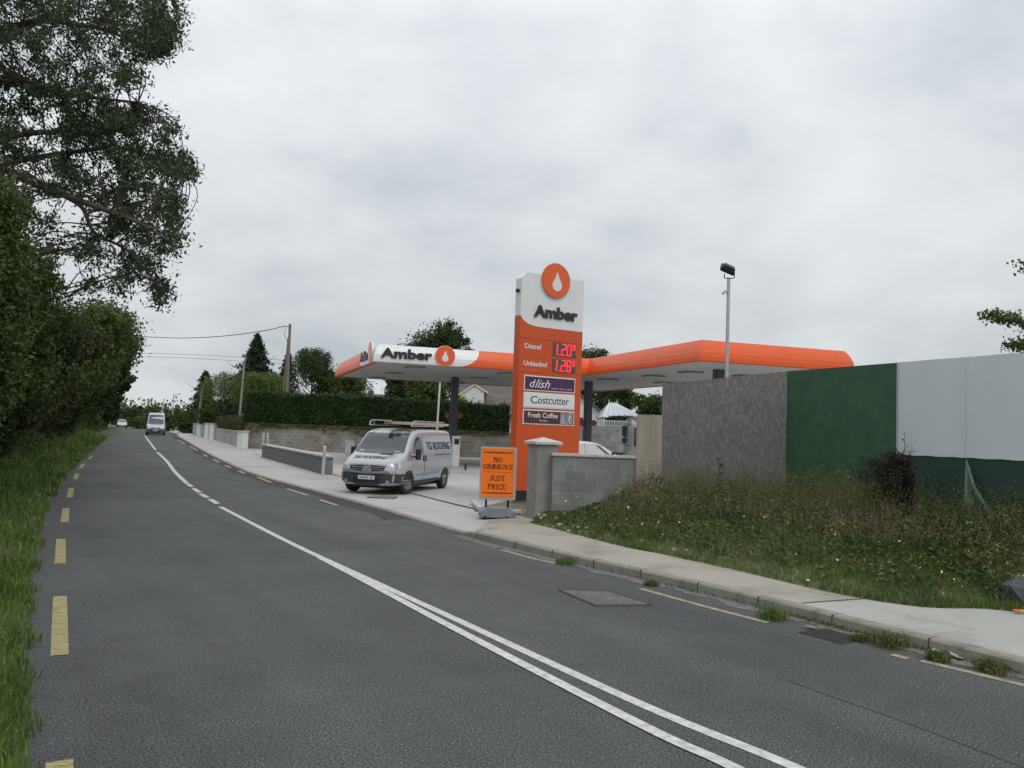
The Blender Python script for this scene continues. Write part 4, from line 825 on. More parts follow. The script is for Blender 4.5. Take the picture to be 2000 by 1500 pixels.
for fn, c, pr in ((mf, (sdsk, ZB + .44), wf), (ml, (-lT * .10, ZB + .46), wl)):
    mb = MB(); disc(mb, c, .445, -.09, -.0, 40, fn); dd_ = mb.build('emblem_disc', M_logo, pr); mb = MB(); disc(mb, c, .465, -.06, -.0, 40, fn); mb.build('emblem_rim', M_signw, dd_)
    mb = MB(); drop(mb, c, .50, -.1, -.085, fn); mb.build('drop_emblem', M_signw, dd_)
# columns
def column(px, py, lab, dd=.36):
    h = ray(px, py); k = (ZB + .03 - H) / h.z; c = Vector((h.x * k, h.y * k, 0))
    rt = thing('canopy_column', lab, 'column', (c.x, c.y, .05), ca, 'dark grey columns under the canopy'); MB().box(-dd / 2, dd / 2, -dd / 2, dd / 2, 0, ZB - .02).build('shaft', M_col, rt, bevel=.02); MB().box(-.3, .3, -.3, .3, 0, .12).build('base_plate', M_col, rt, bevel=.01); return rt, c
for px, py, lab, zc in ((889, 737, 'dark grey canopy column rising behind the silver van', 3.0), (1150, 745, 'dark grey canopy column right of the price tower', 2.4)):
    rt, c = column(px, py, lab); zc = None
    for s in (-1, 1):
        pxs = ((875, 811.5), (899.5, 812)) if px == 889 else ((1136, 825.5), (1163, 826.5)); pp = A(*pxs[0 if s < 0 else 1], c.y)
        dsk = MB(); lx, lz = (pp - Vector((c.x, c.y, .05))).x, pp.z - .05; disc(dsk, (0, 0), .17, -.03, .03, 24, lambda a, b, c_: (a + s * .33, b - .05, c_ + lz)); ds = dsk.build('pump_number_disc', M_redsign, rt)
        tb = MB(); tb.tube([(s * .33 - .04 + .055 * math.cos(t), -.084, lz + .08 * math.sin(t)) for t in np.linspace(0, 6.28, 14)], .012, 5); tb.build('number_mark', pm('pale_red', (.5, .3, .28)), ds)
column(1404, 722, 'dark grey canopy column top showing above the chipboard hoarding')
# forecourt fittings
def pumpbox(px, pyb, wd, dp, h, lab, screen=True, name='service_cabinet'):
    p = G(px, pyb, .05); rt = thing(name, lab, 'cabinet', (p.x, p.y, .05), ca); MB().box(-wd / 2, wd / 2, 0, dp, 0, h).build('cabinet_body', M_white, rt, bevel=.02); MB().box(-wd / 2 - .02, wd / 2 + .02, -.02, dp + .02, h, h + .05).build('cabinet_top', M_signw, rt)
    if screen: MB().box(-wd / 2 + .05, wd / 2 - .05, -.012, .0, h - .35, h - .08).build('screen', M_black, rt, bevel=.004)
    return rt
pumpbox(890, 912, .34, .3, 1.42, 'slim white cabinet with a black panel behind the silver van'); pumpbox(683, 889, .5, .3, .82, 'low white meter cabinet in front of the old block wall', False, 'meter_cabinet')
a, b = G(872, 905, .05), G(940, 915, .05); mb = MB(); mb.box(0, (b - a).length + 1.5, 0, 1.3, 0, .16); o = mb.build('pump_island', M_cap, None, (a.x, a.y, .046), ca * .4, bevel=.03); tag(o, 'low pale concrete island behind the silver van', 'island')
p = G(909, 918, .05); tag(MB().tube([(0, 0, 0), (0, 0, .3)], .05, 8).build('short_bollard', M_black, None, (p.x, p.y, .05)), 'short black stub standing beside the pale concrete island', 'bollard')
# ================================================================== VEHICLES
def body(stn, sub=2):
    mb = MB(); K = len(stn[0][1]); n = 2 * K - 1
    for x, half in stn:
        mb.v += [(x, y, z) for y, z in half] + [(x, -y, z) for y, z in reversed(half[:-1])]
    for i in range(len(stn) - 1):
        for j in range(n): mb.f.append((i * n + j, i * n + (j + 1) % n, (i + 1) * n + (j + 1) % n, (i + 1) * n + j))
    mb.f.append(tuple(range(n))); mb.f.append(tuple((len(stn) - 1) * n + j for j in range(n))[::-1])
    me = bpy.data.meshes.new('b'); me.from_pydata(mb.v, [], mb.f); bm = bmesh.new(); bm.from_mesh(me); bmesh.ops.recalc_face_normals(bm, faces=bm.faces); bm.to_mesh(me); bm.free()
    o = bpy.data.objects.new('b', me); col.objects.link(o); s = o.modifiers.new('s', 'SUBSURF'); s.levels = sub; s.render_levels = sub
    dg = bpy.context.evaluated_depsgraph_get(); m2 = bpy.data.meshes.new_from_object(o.evaluated_get(dg)); bpy.data.objects.remove(o); m2.polygons.foreach_set('use_smooth', [True] * len(m2.polygons)); return m2
def tree_of(me): return BVHTree.FromPolygons([v.co for v in me.vertices], [p.vertices for p in me.polygons])
def decal(bv, poly, axis, off=.006, step=.1, sgn=1):
    """a thin panel lying on the body: poly in (x,z) seen from the side (axis 'y') or (y,z) seen from the front (axis 'x')"""
    bm = bmesh.new(); f = bm.faces.new([bm.verts.new((p[0], p[1], 0)) for p in poly]); xs = [p[0] for p in poly]; ys = [p[1] for p in poly]
    for a, (lo, hi) in enumerate(((min(xs), max(xs)), (min(ys), max(ys)))):
        q = lo + step
        while q < hi - step * .3:
            nn = [0, 0, 0]; nn[a] = 1; co = [0, 0, 0]; co[a] = q; bmesh.ops.bisect_plane(bm, geom=bm.verts[:] + bm.edges[:] + bm.faces[:], plane_co=co, plane_no=nn); q += step
    mb = MB(); bm.verts.index_update(); top = []; bot = []
    for v in bm.verts:
        if axis == 'y': o, d = Vector((v.co.x, 3 * sgn, v.co.y)), Vector((0, -sgn, 0))
        elif axis == 'x': o, d = Vector((-3, v.co.x, v.co.y)), Vector((1, 0, 0))
        elif axis == 'z': o, d = Vector((v.co.x, v.co.y, 5)), Vector((0, 0, -1))
        else: o, d = Vector((12, v.co.x, v.co.y)), Vector((-1, 0, 0))
        h, nr, _, _ = bv.ray_cast(o, d)
        if h is None: h, nr, _, _ = bv.find_nearest(o + d * 2)
        if nr.dot(d) > 0: nr = -nr
        top.append(h + nr * off); bot.append(h - nr * .01)
    k = len(top); mb.v = [tuple(p) for p in top + bot]
    for f in bm.faces: ids = [v.index for v in f.verts]; mb.f.append(tuple(ids)); mb.f.append(tuple(i + k for i in reversed(ids)))
    for e_ in bm.edges:
        if len(e_.link_faces) == 1: a, b = e_.verts[0].index, e_.verts[1].index; mb.f.append((a, b, b + k, a + k))
    bm.free(); return mb
def textdecal(bv, txt, x0, x1, z0, z1, axis, sgn=1, off=.01, bold=.03, shear=0):
    vs, fs = text_mb(txt, 1, 0, bold, shear); xs = [v.x for v in vs]; ys = [v.y for v in vs]; mb = MB(); P = []
    for v in vs:
        a = x0 + (v.x - min(xs)) / (max(xs) - min(xs)) * (x1 - x0); b = z0 + (v.y - min(ys)) / (max(ys) - min(ys)) * (z1 - z0)
        o, d = (Vector((a, 3 * sgn, b)), Vector((0, -sgn, 0))) if axis == 'y' else ((Vector((-3, a, b)), Vector((1, 0, 0))) if axis == 'x' else (Vector((b, a, 5)), Vector((0, 0, -1))))
        h, nr, _, _ = bv.ray_cast(o, d)
        if h is None: h, nr, _, _ = bv.find_nearest(o + d * 2)
        if nr.dot(d) > 0: nr = -nr
        P.append(h + nr * off)
    return mb.add(P, fs)
def wheel(parent, x, y, r, wd=.2, steer=0):
    s = 1 if y > 0 else -1; M4 = Matrix.Translation((x, y, r)) @ Matrix.Rotation(steer, 4, 'Z'); mb = MB(); n = 28
    pr = [(.58, -.45), (.9, -.5), (1, -.32), (1, .32), (.9, .5), (.58, .45)]
    for q, t in pr:
        for j in range(n): a = 2 * math.pi * j / n; mb.v.append(tuple(M4 @ Vector((r * q * math.cos(a), t * wd, r * q * math.sin(a)))))
    mb.f = [(i * n + j, i * n + (j + 1) % n, (i + 1) * n + (j + 1) % n, (i + 1) * n + j) for i in range(5) for j in range(n)]
    w_ = mb.build('wheel', M_rub, parent, smooth=True); mb = MB(); 
    for q, t in ((.6, .44), (.56, .34), (.3, .3), (.22, .42), (.0, .44)):
        for j in range(n): a = 2 * math.pi * j / n; mb.v.append(tuple(M4 @ Vector((r * q * math.cos(a), s * t * wd, r * q * math.sin(a)))))
    mb.f = [(i * n + j, i * n + (j + 1) % n, (i + 1) * n + (j + 1) % n, (i + 1) * n + j) for i in range(4) for j in range(n)]
    mb.build('rim', M_rim, w_, smooth=True)
    return w_
def arch(bv, x, r, sgn, z0=.33):
    poly = [(x + r * math.cos(t), r * .93 * math.sin(t) * 1.0 + z0) for t in np.linspace(-.25, math.pi + .25, 18)]
    return decal(bv, poly, 'y', .004, .12, sgn)
def half(w, zb, belt, wt, zt, mid=None):
    return [(w * .6, zb), (w * .93, zb + .02), (w, zb + .16), (w + .01, zb + (belt - zb) * .55), (w * .985, belt), (wt + (w - wt) * .35, belt + (zt - belt) * .55), (wt, zt - .07), (wt * .9, zt - .012), (wt * .45, zt), (0, zt + .005)]
def make_van(name, lab, paint, loc, rz, scale=1.0, hi=1.0, rack=False, letter=False, group=None, L=4.78):
    t = thing(name, lab, 'van', loc, rz, group); t.scale = (scale,) * 3; rf = 1.95 * hi; e_ = L - .02
    S = [(.0, half(.72, .28, .58, .66, .72)), (.04, half(.80, .26, .62, .76, .86)), (.16, half(.87, .24, .74, .80, .99)), (.40, half(.92, .23, .86, .83, 1.08)), (.72, half(.945, .23, 1.0, .85, 1.20)), (.86, half(.95, .23, 1.04, .84, 1.30)),
         (1.15, half(.952, .23, 1.12, .82, 1.55)), (1.48, half(.952, .23, 1.14, .80, 1.55 + (rf - 1.55) * .75)), (1.75, half(.952, .23, 1.14, .79, rf - .03)), (2.1, half(.952, .24, 1.14, .79, rf)), (3.2, half(.952, .24, 1.14, .80, rf + .015)), (L - .5, half(.952, .26, 1.14, .80, rf)), (L - .1, half(.95, .3, 1.14, .80, rf - .02)), (L, half(.92, .36, 1.14, .78, rf - .06))]
    me = body(S); bv = tree_of(me); link('body', me, paint, t)
    D = lambda nm, poly, ax, mat, off=.006, sgn=1, step=.1, par=t: decal(bv, poly, ax, off, step, sgn).build(nm, mat, par, smooth=True)
    zt = 1.55 + (rf - 1.55) * .62
    D('windscreen', [(-.80, 1.22), (-.5, 1.19), (0, 1.18), (.5, 1.19), (.80, 1.22), (.735, 1.55), (.69, zt + .06), (.4, zt + .1), (0, zt + .11), (-.4, zt + .1), (-.69, zt + .06), (-.735, 1.55)], 'x', M_glass, .006)
    D('bumper', [(-.97, .27), (.97, .27), (.97, .5), (.93, .61), (.6, .635), (0, .60), (-.6, .635), (-.93, .61), (-.97, .5)], 'x', M_bump, .014)
    for s in (-1, 1): D('bumper_side', [(.08, .27), (.44, .27), (.45, .5), (.42, .6), (.12, .62)], 'y', M_bump, .012, s)
    D('lower_grille', [(-.42, .36), (.42, .36), (.42, .5), (-.42, .5)], 'x', M_black, .018); D('upper_slot', [(-.5, .575), (.5, .575), (.5, .6), (-.5, .6)], 'x', M_black, .019)
    g_ = D('grille', [(-.52, .71), (0, .66), (.52, .71), (.56, .82), (.3, .845), (-.3, .845), (-.56, .82)], 'x', M_black, .008)
    for z in (.73, .785): decal(bv, [(-.5, z), (.5, z), (.5, z + .012), (-.5, z + .012)], 'x', .012).build('grille_bar', M_galv, g_)
    D('emblem_panel', [(-.16, .66), (.16, .66), (.1, .8), (.04, .86), (-.04, .86), (-.1, .8)], 'x', paint, .016)
    f_ = D('emblem', [(0, .69), (.062, .765), (0, .85), (-.062, .765)], 'x', M_dark, .022); decal(bv, [(0, .715), (.034, .765), (0, .82), (-.034, .765)], 'x', .026).build('emblem_centre', M_galv, f_)
    M_hl = pm('headlamp_glass', (.52, .55, .58), .25, 14, .12, metal=.5)
    for s in (-1, 1):
        hl = D('headlight', [(s * .56, .70), (s * .80, .68), (s * .90, .80), (s * .86, .96), (s * .74, .94), (s * .60, .84)], 'x', M_hl, .012)
        decal(bv, [(s * .70 + .07 * math.cos(a), .79 + .07 * math.sin(a)) for a in np.linspace(0, 5.9, 14)], 'x', .018).build('bulb', M_galv, hl)
        D('fog_light', [(s * .66 + .05 * math.cos(a), .385 + .05 * math.sin(a)) for a in np.linspace(0, 5.8, 12)], 'x', M_galv, .02)
        D('side_window', [(1.22, 1.20), (2.02, 1.17), (2.04, 1.25), (2.0, 1.60), (1.86, 1.70), (1.62, 1.68), (1.40, 1.46)], 'y', M_glass, .006, s)
        D('door_gap', [(2.10, .34), (2.118, .34), (2.118, 1.76), (2.10, 1.76)], 'y', M_black, .004, s); D('door_gap', [(1.10, .5), (1.115, .5), (1.13, 1.14), (1.115, 1.14)], 'y', M_black, .004, s)
        D('sill_trim', [(1.28, .30), (3.45, .32), (3.45, .40), (1.28, .38)], 'y', M_bump, .009, s)
        for x in (.9, 3.98): arch(bv, x, .41, s).build('wheel_arch', M_black, t, smooth=True)
        m_ = MB(); m_.tube([(1.30, s * .90, 1.10), (1.27, s * 1.04, 1.12)], .035, 6); m_.tube([(1.26, s * 1.08, 1.02), (1.26, s * 1.08, 1.34)], [.085, .085], 10); mo = m_.build('wing_mirror', M_black, t, smooth=True); MB().box(1.33, 1.35, s * 1.14 - .05 * s - .05, s * 1.14 - .05 * s + .05, 1.06, 1.30).build('mirror_glass', M_glass, mo)
        if letter:
            M_lt = pm('purple_lettering', (.035, .03, .075), .1, 4, .5); M_st = pm('blue_stripe', (.17, .30, .40), .1, 4, .4)
            for xx in (2.02, 2.20): D('door_handle', [(xx, .95), (xx + .06, .95), (xx + .06, 1.13), (xx, 1.13)], 'y', M_black, .02, s, .05)
            D('side_rail', [(3.05, 1.125), (4.55, 1.125), (4.55, 1.15), (3.05, 1.15)], 'y', M_black, .008, s); D('side_stripe', [(1.35, .50), (3.5, .53), (3.42, .66), (1.5, .58)], 'y', M_st, .004, s)
            if s < 0:
                textdecal(bv, 'TG ROOFING', 2.38, 4.5, 1.30, 1.55, 'y', s, .010, .018).build('side_lettering', M_lt, t, fix=False)
            textdecal(bv, 'TG ROOFING', 2.38 if s < 0 else 4.5, 4.5 if s < 0 else 2.38, 1.30, 1.55, 'y', s, .010, .018).build('side_lettering', M_lt, t, fix=False) if s > 0 else None
        D('tail_light', [(L - .07, 1.0), (L - .005, 1.0), (L - .005, 1.5), (L - .07, 1.5)], 'y', pm('tail_red', (.4, .02, .02)), .008, s)
    for x in (.9, 3.98):
        for s in (-1, 1): wheel(t, x, s * .845, .325, .21, -R_(14) if x < 2 and letter else 0)
    if letter:
        textdecal(bv, 'TG ROOFING', .60, -.46, .27, .46, 'z', 1, .012, .03, .3).build('bonnet_lettering', M_lt, t, fix=False)
        D('bonnet_slot', [(.60, -.12), (.66, -.12), (.66, -.52), (.60, -.52)], 'z', M_black, .01)
    pl = D('number_plate', [(-.26, .44), (.26, .44), (.26, .55), (-.26, .55)], 'x', M_signw, .028)
    mb = MB()
    for i in range(7): mb.v += decal(bv, [(-.2 + i * .058, .465), (-.165 + i * .058, .465), (-.165 + i * .058, .525), (-.2 + i * .058, .525)], 'x', .031).v * 0
    for i in range(8):
        d_ = decal(bv, [(-.215 + i * .056, .465), (-.18 + i * .056, .465), (-.18 + i * .056, .525), (-.215 + i * .056, .525)], 'x', .031)
        if i != 2: mb.add(d_.v, d_.f)
    mb.build('plate_characters', pm('plate_grey', (.12, .12, .13)), pl)
    MB().box(.5, L - .35, -.7, .7, .16, .3).build('underbody', M_black, t)
    if letter:
        mb = MB(); mb.tube([(.86, -.55, 1.255), (1.0, -.1, 1.375)], .008, 5); mb.tube([(.86, .2, 1.255), (1.0, .6, 1.365)], .008, 5); mb.build('wiper', M_black, t)
        it = MB()
        for (yy_, ww, hh_) in ((.55, .25, .05), (.25, .16, .035), (-.25, .3, .03), (-.6, .2, .04)):
            d_ = decal(bv, [(yy_ - ww / 2, 1.23), (yy_ + ww / 2, 1.23), (yy_ + ww / 2 * .8, 1.23 + hh_), (yy_ - ww / 2 * .8, 1.235 + hh_ * .8)], 'x', .009); it.add(d_.v, d_.f)
        it.build('papers_behind_screen', pm('dash_papers', (.28, .36, .33), .5, 12, .5), t)
    if rack:
        for x in (1.85, 2.9, 3.95):
            m_ = MB(); m_.tube([(x, -.70, rf - .04), (x, -.70, rf + .1), (x, .70, rf + .1), (x, .70, rf - .04)], .018, 6); m_.build('rack_bar', M_black, t)
        for s in (-1, 1):
            m_ = MB(); m_.tube([(1.5, s * .70, rf + .08), (1.62, s * .71, rf + .21), (1.8, s * .71, rf + .24), (3.2 if s > 0 else 4.35, s * .71, rf + .24)], .016, 6); m_.tube([(1.5, s * .70, rf + .08), (4.3, s * .70, rf + .10)], .016, 6)
            for x in (1.85, 2.9, 3.95): m_.tube([(x, s * .71, rf + .09), (x, s * .71, rf + .23)], .011, 5)
            m_.build('roof_rail', M_galv, t)
    return t
fw = G(792, 965, .05); rw = G(866, 952, .05); d = rw - fw; sc_v = d.length / 3.08; hz = math.atan2(d.y, d.x)
# front-left wheel is at local (.9, -.845)
hz, sc_v = 1.293, .905; VL_ = Vector((-3.748, 21.97, .05))
van = make_van('roofing_van', 'silver van with roof rack and purple lettering leaving the petrol station forecourt', M_silver, VL_, hz, sc_v, rack=True, letter=True)
# timber on the rack: things of their own
M_timber = pm('pale_timber', (.52, .42, .28), .15, 3, .7, stretch=(.5, 6, 6)); M_timber2 = pm('reddish_timber', (.34, .16, .09), .15, 3, .7)
def onvan(mb): Mv = Matrix.Translation(VL_) @ Matrix.Rotation(hz, 4, 'Z') @ Matrix.Scale(sc_v, 4); mb.v = [tuple(Mv @ Vector(v)) for v in mb.v]; return mb
z = 2.05
for (x0_, x1_, y0_, y1_, dz, mt, lab) in ((1.55, 5.25, -.55, -.33, .02, M_timber, 'long pale timber board on the roof rack of the silver van, nearest its edge'), (1.4, 4.9, -.28, -.08, .02, M_timber, 'pale timber board in the middle of the roof rack of the silver van'), (1.3, 4.6, -.03, .12, .02, M_timber2, 'reddish timber plank lying on the roof rack beside the pale boards')):
    o = onvan(MB().box(x0_, x1_, y0_, y1_, z + dz, z + dz + .085)).build('timber_board', mt, bevel=.006); tag(o, lab, 'timber', 'timber on the van roof')
far = G(303, 850); hf = math.atan2(.80, -.50)
make_van('far_van', 'tall pale blue-silver van coming along the far end of the road', M_blue, (far.x, far.y, 0), R_(112), 1.02, hi=1.24, L=5.3)
def make_car(name, lab, paint, loc, rz, scale=1.0):
    t = thing(name, lab, 'car', loc, rz); t.scale = (scale,) * 3
    S = [(.0, half(.66, .28, .5, .6, .58)), (.08, half(.78, .22, .58, .7, .72)), (.45, half(.85, .2, .7, .74, .86)), (.95, half(.87, .2, .84, .74, .98)), (1.15, half(.87, .2, .88, .72, 1.08)), (1.65, half(.87, .2, .9, .62, 1.42)), (2.1, half(.87, .2, .9, .6, 1.52)), (2.9, half(.87, .22, .92, .6, 1.52)), (3.5, half(.86, .24, .94, .6, 1.44)), (3.95, half(.83, .28, .94, .6, 1.12)), (4.1, half(.76, .34, .9, .6, 1.0))]
    me = body(S); bv = tree_of(me); link('body', me, paint, t); D = lambda nm, poly, ax, mat, off=.006, sgn=1: decal(bv, poly, ax, off, .1, sgn).build(nm, mat, t, smooth=True)
    D('windscreen', [(-.66, 1.06), (0, 1.03), (.66, 1.06), (.56, 1.38), (0, 1.42), (-.56, 1.38)], 'x', M_glass); D('bumper', [(-.85, .25), (.85, .25), (.8, .48), (-.8, .48)], 'x', M_bump, .012); D('grille', [(-.35, .55), (.35, .55), (.38, .66), (-.38, .66)], 'x', M_black)
    D('number_plate', [(-.25, .4), (.25, .4), (.25, .5), (-.25, .5)], 'x', M_signw, .02); D('rear_window', [(-.5, 1.12), (.5, 1.12), (.45, 1.36), (-.45, 1.36)], 'r', M_glass)
    for s in (-1, 1):
        D('side_window', [(1.35, 1.0), (3.55, 1.04), (3.3, 1.32), (2.9, 1.42), (2.0, 1.42), (1.75, 1.34)], 'y', M_glass, .006, s); D('headlight', [(s * .5, .58), (s * .78, .58), (s * .78, .72), (s * .52, .68)], 'x', M_galv, .01)
        D('door_gap', [(2.38, .3), (2.395, .3), (2.395, 1.44), (2.38, 1.44)], 'y', M_black, .008, s)
        for x in (.75, 3.3): arch(bv, x, .36, s, .29).build('wheel_arch', M_black, t); wheel(t, x, s * .78, .29, .19)
        mb = MB(); mb.tube([(1.35, s * .84, .98), (1.33, s * .96, 1.0)], .03, 6); mb.tube([(1.33, s * .98, .95), (1.33, s * .98, 1.1)], .07, 8); mb.build('wing_mirror', M_black, t)
    return t
pc = G(238, 836); make_car('far_car', 'small pale car behind the blue-silver van, at the far bend of the road', M_silver, (pc.x, pc.y, 0), R_(116), .95)
M_cw = pm('white_car_paint', (.62, .64, .65), .03, 3, .3, coat=.6)
pc = A(1243, 880, 33.5); make_car('parked_car', 'white car roof showing above the block wall right of the price tower', M_cw, (pc.x, 33.5, .05), R_(192), 1.0)
# lorry cab half hidden behind the plywood board
pc = A(1226, 870, 36.0); lr = thing('lorry', 'silver lorry cab with black mirrors partly hidden by the plywood board', 'lorry', (pc.x + 1.25, 36.0, .05), R_(4))
S = [(.0, [(.7, .5), (1.1, .55), (1.16, .9), (1.16, 1.3), (1.14, 1.6), (1.08, 2.1), (1.0, 2.34), (.8, 2.4), (.4, 2.42), (0, 2.43)]), (.12, [(.8, .45), (1.16, .5), (1.2, .9), (1.2, 1.3), (1.2, 1.6), (1.18, 2.2), (1.12, 2.5), (.9, 2.56), (.4, 2.58), (0, 2.59)]), (.9, [(.8, .45), (1.16, .5), (1.2, .9), (1.2, 1.3), (1.2, 1.6), (1.18, 2.2), (1.12, 2.6), (.9, 2.66), (.4, 2.68), (0, 2.69)]), (1.9, [(.8, .45), (1.16, .5), (1.2, .9), (1.2, 1.3), (1.2, 1.6), (1.18, 2.2), (1.12, 2.6), (.9, 2.66), (.4, 2.68), (0, 2.69)])]
me = body(S, 1); me.transform(Matrix.Rotation(math.pi / 2, 4, 'Z')); bv = tree_of(me); link('cab', me, M_silver, lr)
MB().box(-1.0, 1.0, -.02, .04, 1.35, 2.15).build('windscreen', M_glass, lr, bevel=.02); MB().box(-1.15, 1.15, 1.9, 5.6, .75, .95).build('load_bed', M_bump, lr)
for s in (-1, 1):
    mb = MB(); mb.tube([(s * 1.12, .1, 2.25), (s * 1.42, .0, 2.3), (s * 1.42, 0, 1.4), (s * 1.14, .1, 1.35)], .02, 6); mb.box(s * 1.42 - .1, s * 1.42 + .1, -.04, .04, 1.75, 2.2); mb.box(s * 1.42 - .1, s * 1.42 + .1, -.04, .04, 1.45, 1.68); mb.build('mirror', M_black, lr)
    for y in (.8, 4.4):
        mb = MB(); n = 20; mb.prism([(y + .48 * math.cos(a), .46 + .48 * math.sin(a)) for a in np.linspace(0, 6.28, n, endpoint=False)], lambda a, b: (s * .8, a, b), lambda a, b: (s * 1.12, a, b)); mb.build('wheel', M_rub, lr)
    MB().box(s * .62 - .2, s * .62 + .2, -.03, .02, .75, .95).build('headlight', M_galv, lr, bevel=.02)
# ================================================================== POLES, LAMPS, WIRES
p = A(1419, 742, 19.0); t_ = A(1422, 545, 19.0); fl = thing('floodlight_pole', 'slim galvanised pole with a dark floodlight on top behind the chipboard hoarding', 'lamp post', (p.x, 19, 0))
hT = t_.z; MB().tube([(0, 0, 0), (0, 0, hT)], [.046, .040], 12).build('pole', M_galv, fl, smooth=True)
mb = MB(); mb.tube([(-.10, -.0, hT + .02), (.11, 0, hT + .02), (.13, 0, hT + .04), (.13, 0, hT + .18)], .012, 6); mb.tube([(-.10, 0, hT + .02), (-.10, 0, hT + .12)], .012, 6); mb.build('bracket', M_black, fl)
Mx = Matrix.Translation((-.02, -.04, hT + .21)) @ Matrix.Rotation(R_(22), 4, 'Y') @ Matrix.Rotation(R_(38), 4, 'X')
mb = MB(); mb.box(-.19, .15, -.12, .12, -.05, .05, Mx); mb.box(-.14, .12, -.06, .1, .05, .09, Mx); hd = mb.build('lamp_head', M_black, fl, bevel=.012); MB().box(-.165, .125, -.10, .10, -.056, -.0505, Mx).build('lamp_glass', M_glass, hd)
mb = MB(); Mx = Matrix.Translation((-.1, -.04, hT - .32)) @ Matrix.Rotation(R_(-40), 4, 'Y'); mb.box(-.06, .05, -.03, .03, -.03, .03, Mx); mb.tube([(-.06, -.03, hT - .33), (0, 0, hT - .3)], .012, 5); mb.build('sensor', M_galv, fl)
p = A(869, 800, 58); wp = thing('white_pole', 'thin white pole behind the silver van, in front of the tall hedge', 'pole', (p.x - .1, 53, 0)); MB().tube([(0, 0, 0), (.12, 0, 4.95)], [.075, .055], 8).build('shaft', M_white, wp, smooth=True); MB().box(-.12, .12, -.12, .12, 0, .06).build('base_plate', M_galv, wp)
def pole(pxb, pyb, pxt, pyt, Y, r0, r1, lab, name='utility_pole', zb=0, mat=M_wood):
    b = A(pxb, pyb, Y); t = A(pxt, pyt, Y); dz = (t - b) / (t.z - b.z); b = b - dz * (b.z - zb); th = thing(name, lab, 'pole', (b.x, b.y, zb)); MB().tube([(0, 0, -.2), tuple(t - b)], [r0, r1], 8).build('shaft', mat, th, smooth=True); return th, t
th, t1 = pole(560.5, 765, 566.5, 633, 62, .125, .10, 'tall thick wooden utility pole rising behind the tall hedge')
b = A(555, 765, 62.4) - A(560.5, 765, 62); tt = A(563, 660, 62.4) - Vector((th.location.x, th.location.y, 0)); MB().tube([(b.x - .25, .5, -.2), tuple(tt)], [.08, .06], 7).build('side_strut', M_wood, th, smooth=True)
mb = MB(); q = t1 - th.location; mb.tube([(q.x - .35, q.y - .05, q.z - .2), (q.x + .1, q.y, q.z - .18)], .03, 6); mb.tube([(q.x - .3, q.y - .1, q.z - .25), (q.x - .35, q.y - .1, q.z - .9), (q.x - .1, q.y, q.z - 1.3)], .015, 5); mb.build('cable_bracket', M_black, th)
th2, t2 = pole(463, 870, 477.5, 705, 61.5, .10, .065, mat=pm('grey_pole', (.27, .27, .24), .2, 3, .8), lab= 'slender leaning pole at the left end of the tall hedge')
th3, t3 = pole(388, 815, 395, 755, 98, .14, .11, 'wooden pole among the trees beyond the white gate pillars')
def wire(name, pts, r, lab):
    P = catmull([A(*p) for p in pts], 8); tag(MB().tube(P, r, 5).build(name, M_black), lab, 'cable', 'overhead cables')
wire('overhead_cable', [(557, 636.5, 62), (520, 645, 63), (450, 655, 66), (370, 660, 69), (290, 658, 73), (190, 650, 79)], .03, 'thick sagging cable running left from the top of the tall wooden pole')
wire('overhead_cable', [(668, 716, 92), (560, 704, 92), (480, 698, 92), (380, 693, 92), (290, 690, 92), (180, 690, 92)], .018, 'thin upper cable of the faint pair crossing the sky')
wire('overhead_cable', [(668, 722, 92), (560, 711, 92), (480, 706, 92), (380, 700, 92), (290, 697, 92), (180, 698, 92)], .018, 'thin lower cable of the faint pair crossing the sky')
for px, pyt, pyb, arm, Y, lab in ((337, 770, 812, 12, 125, 'grey street lamp with an arm standing beyond the tall blue-silver van'), (316, 788, 815, 8, 190, 'most distant street lamp above the far trees')):
    b = A(px, pyb, Y); t = A(px, pyt, Y); th = thing('street_lamp', lab, 'street lamp', (b.x, Y, 0)); MB().tube([(0, 0, 0), (0, 0, t.z)], [.09, .06], 6).build('post', M_galv, th); ax_ = arm * Y / FPX
    MB().tube([(0, 0, t.z), (ax_ * .7, 0, t.z + .05)], .04, 5).build('arm', M_galv, th); MB().box(ax_ * .6, ax_ * 1.15, -.12, .12, t.z - .02, t.z + .12).build('lamp_head', M_galv, th, bevel=.03)
# ================================================================== LOW WALLS, POSTS
a, b = G(511, 893, .05), G(633, 927, .05)
d_ = (a - b).normalized(); wallbox('roadside_wall', 'low dark roughcast wall with pale coping between pavement and forecourt', 'wall', a, b, .0, .66, .3, M_darkwall, cap=M_cap, capz=.07, over=.05)
p = G(630, 929, .05); bl = thing('white_post', 'pale marker post at the near end of the low dark wall', 'post', (p.x, p.y, .05)); MB().tube([(0, 0, 0), (.03, 0, 1.0)], .055, 10).build('post_shaft', M_cap, bl, smooth=True); MB().tube([(.03, 0, 1.0), (.032, 0, 1.035)], [.065, .03], 10).build('post_cap', M_signw, bl)
for px, lab in ((514, 'left one of two small pale posts at the far end of the low dark wall'), (522, 'right one of two small pale posts at the far end of the low dark wall')):
    p = A(px, 870, 47); tag(MB().tube([(0, 0, 0), (0, 0, 1.15), (0, 0, 1.2)], [.06, .06, .02], 8).build('small_post', M_cap, None, (p.x, 47, .04)), lab, 'post')
W = [(-18.0, 56.3), (-9.8, 53.5), (0.2, 55), (12.5, 58.5), (25, 63)]
wallbox('boundary_wall', 'old stained block wall below the left half of the tall hedge', 'wall', W[0], W[1], -.05, 1.7, .25, M_oldblock, zt1=1.62)
wallbox('boundary_wall', 'old stained block wall below the right half of the tall hedge', 'wall', W[1], W[2], -.05, 1.6, .25, M_oldblock, zt1=1.75)
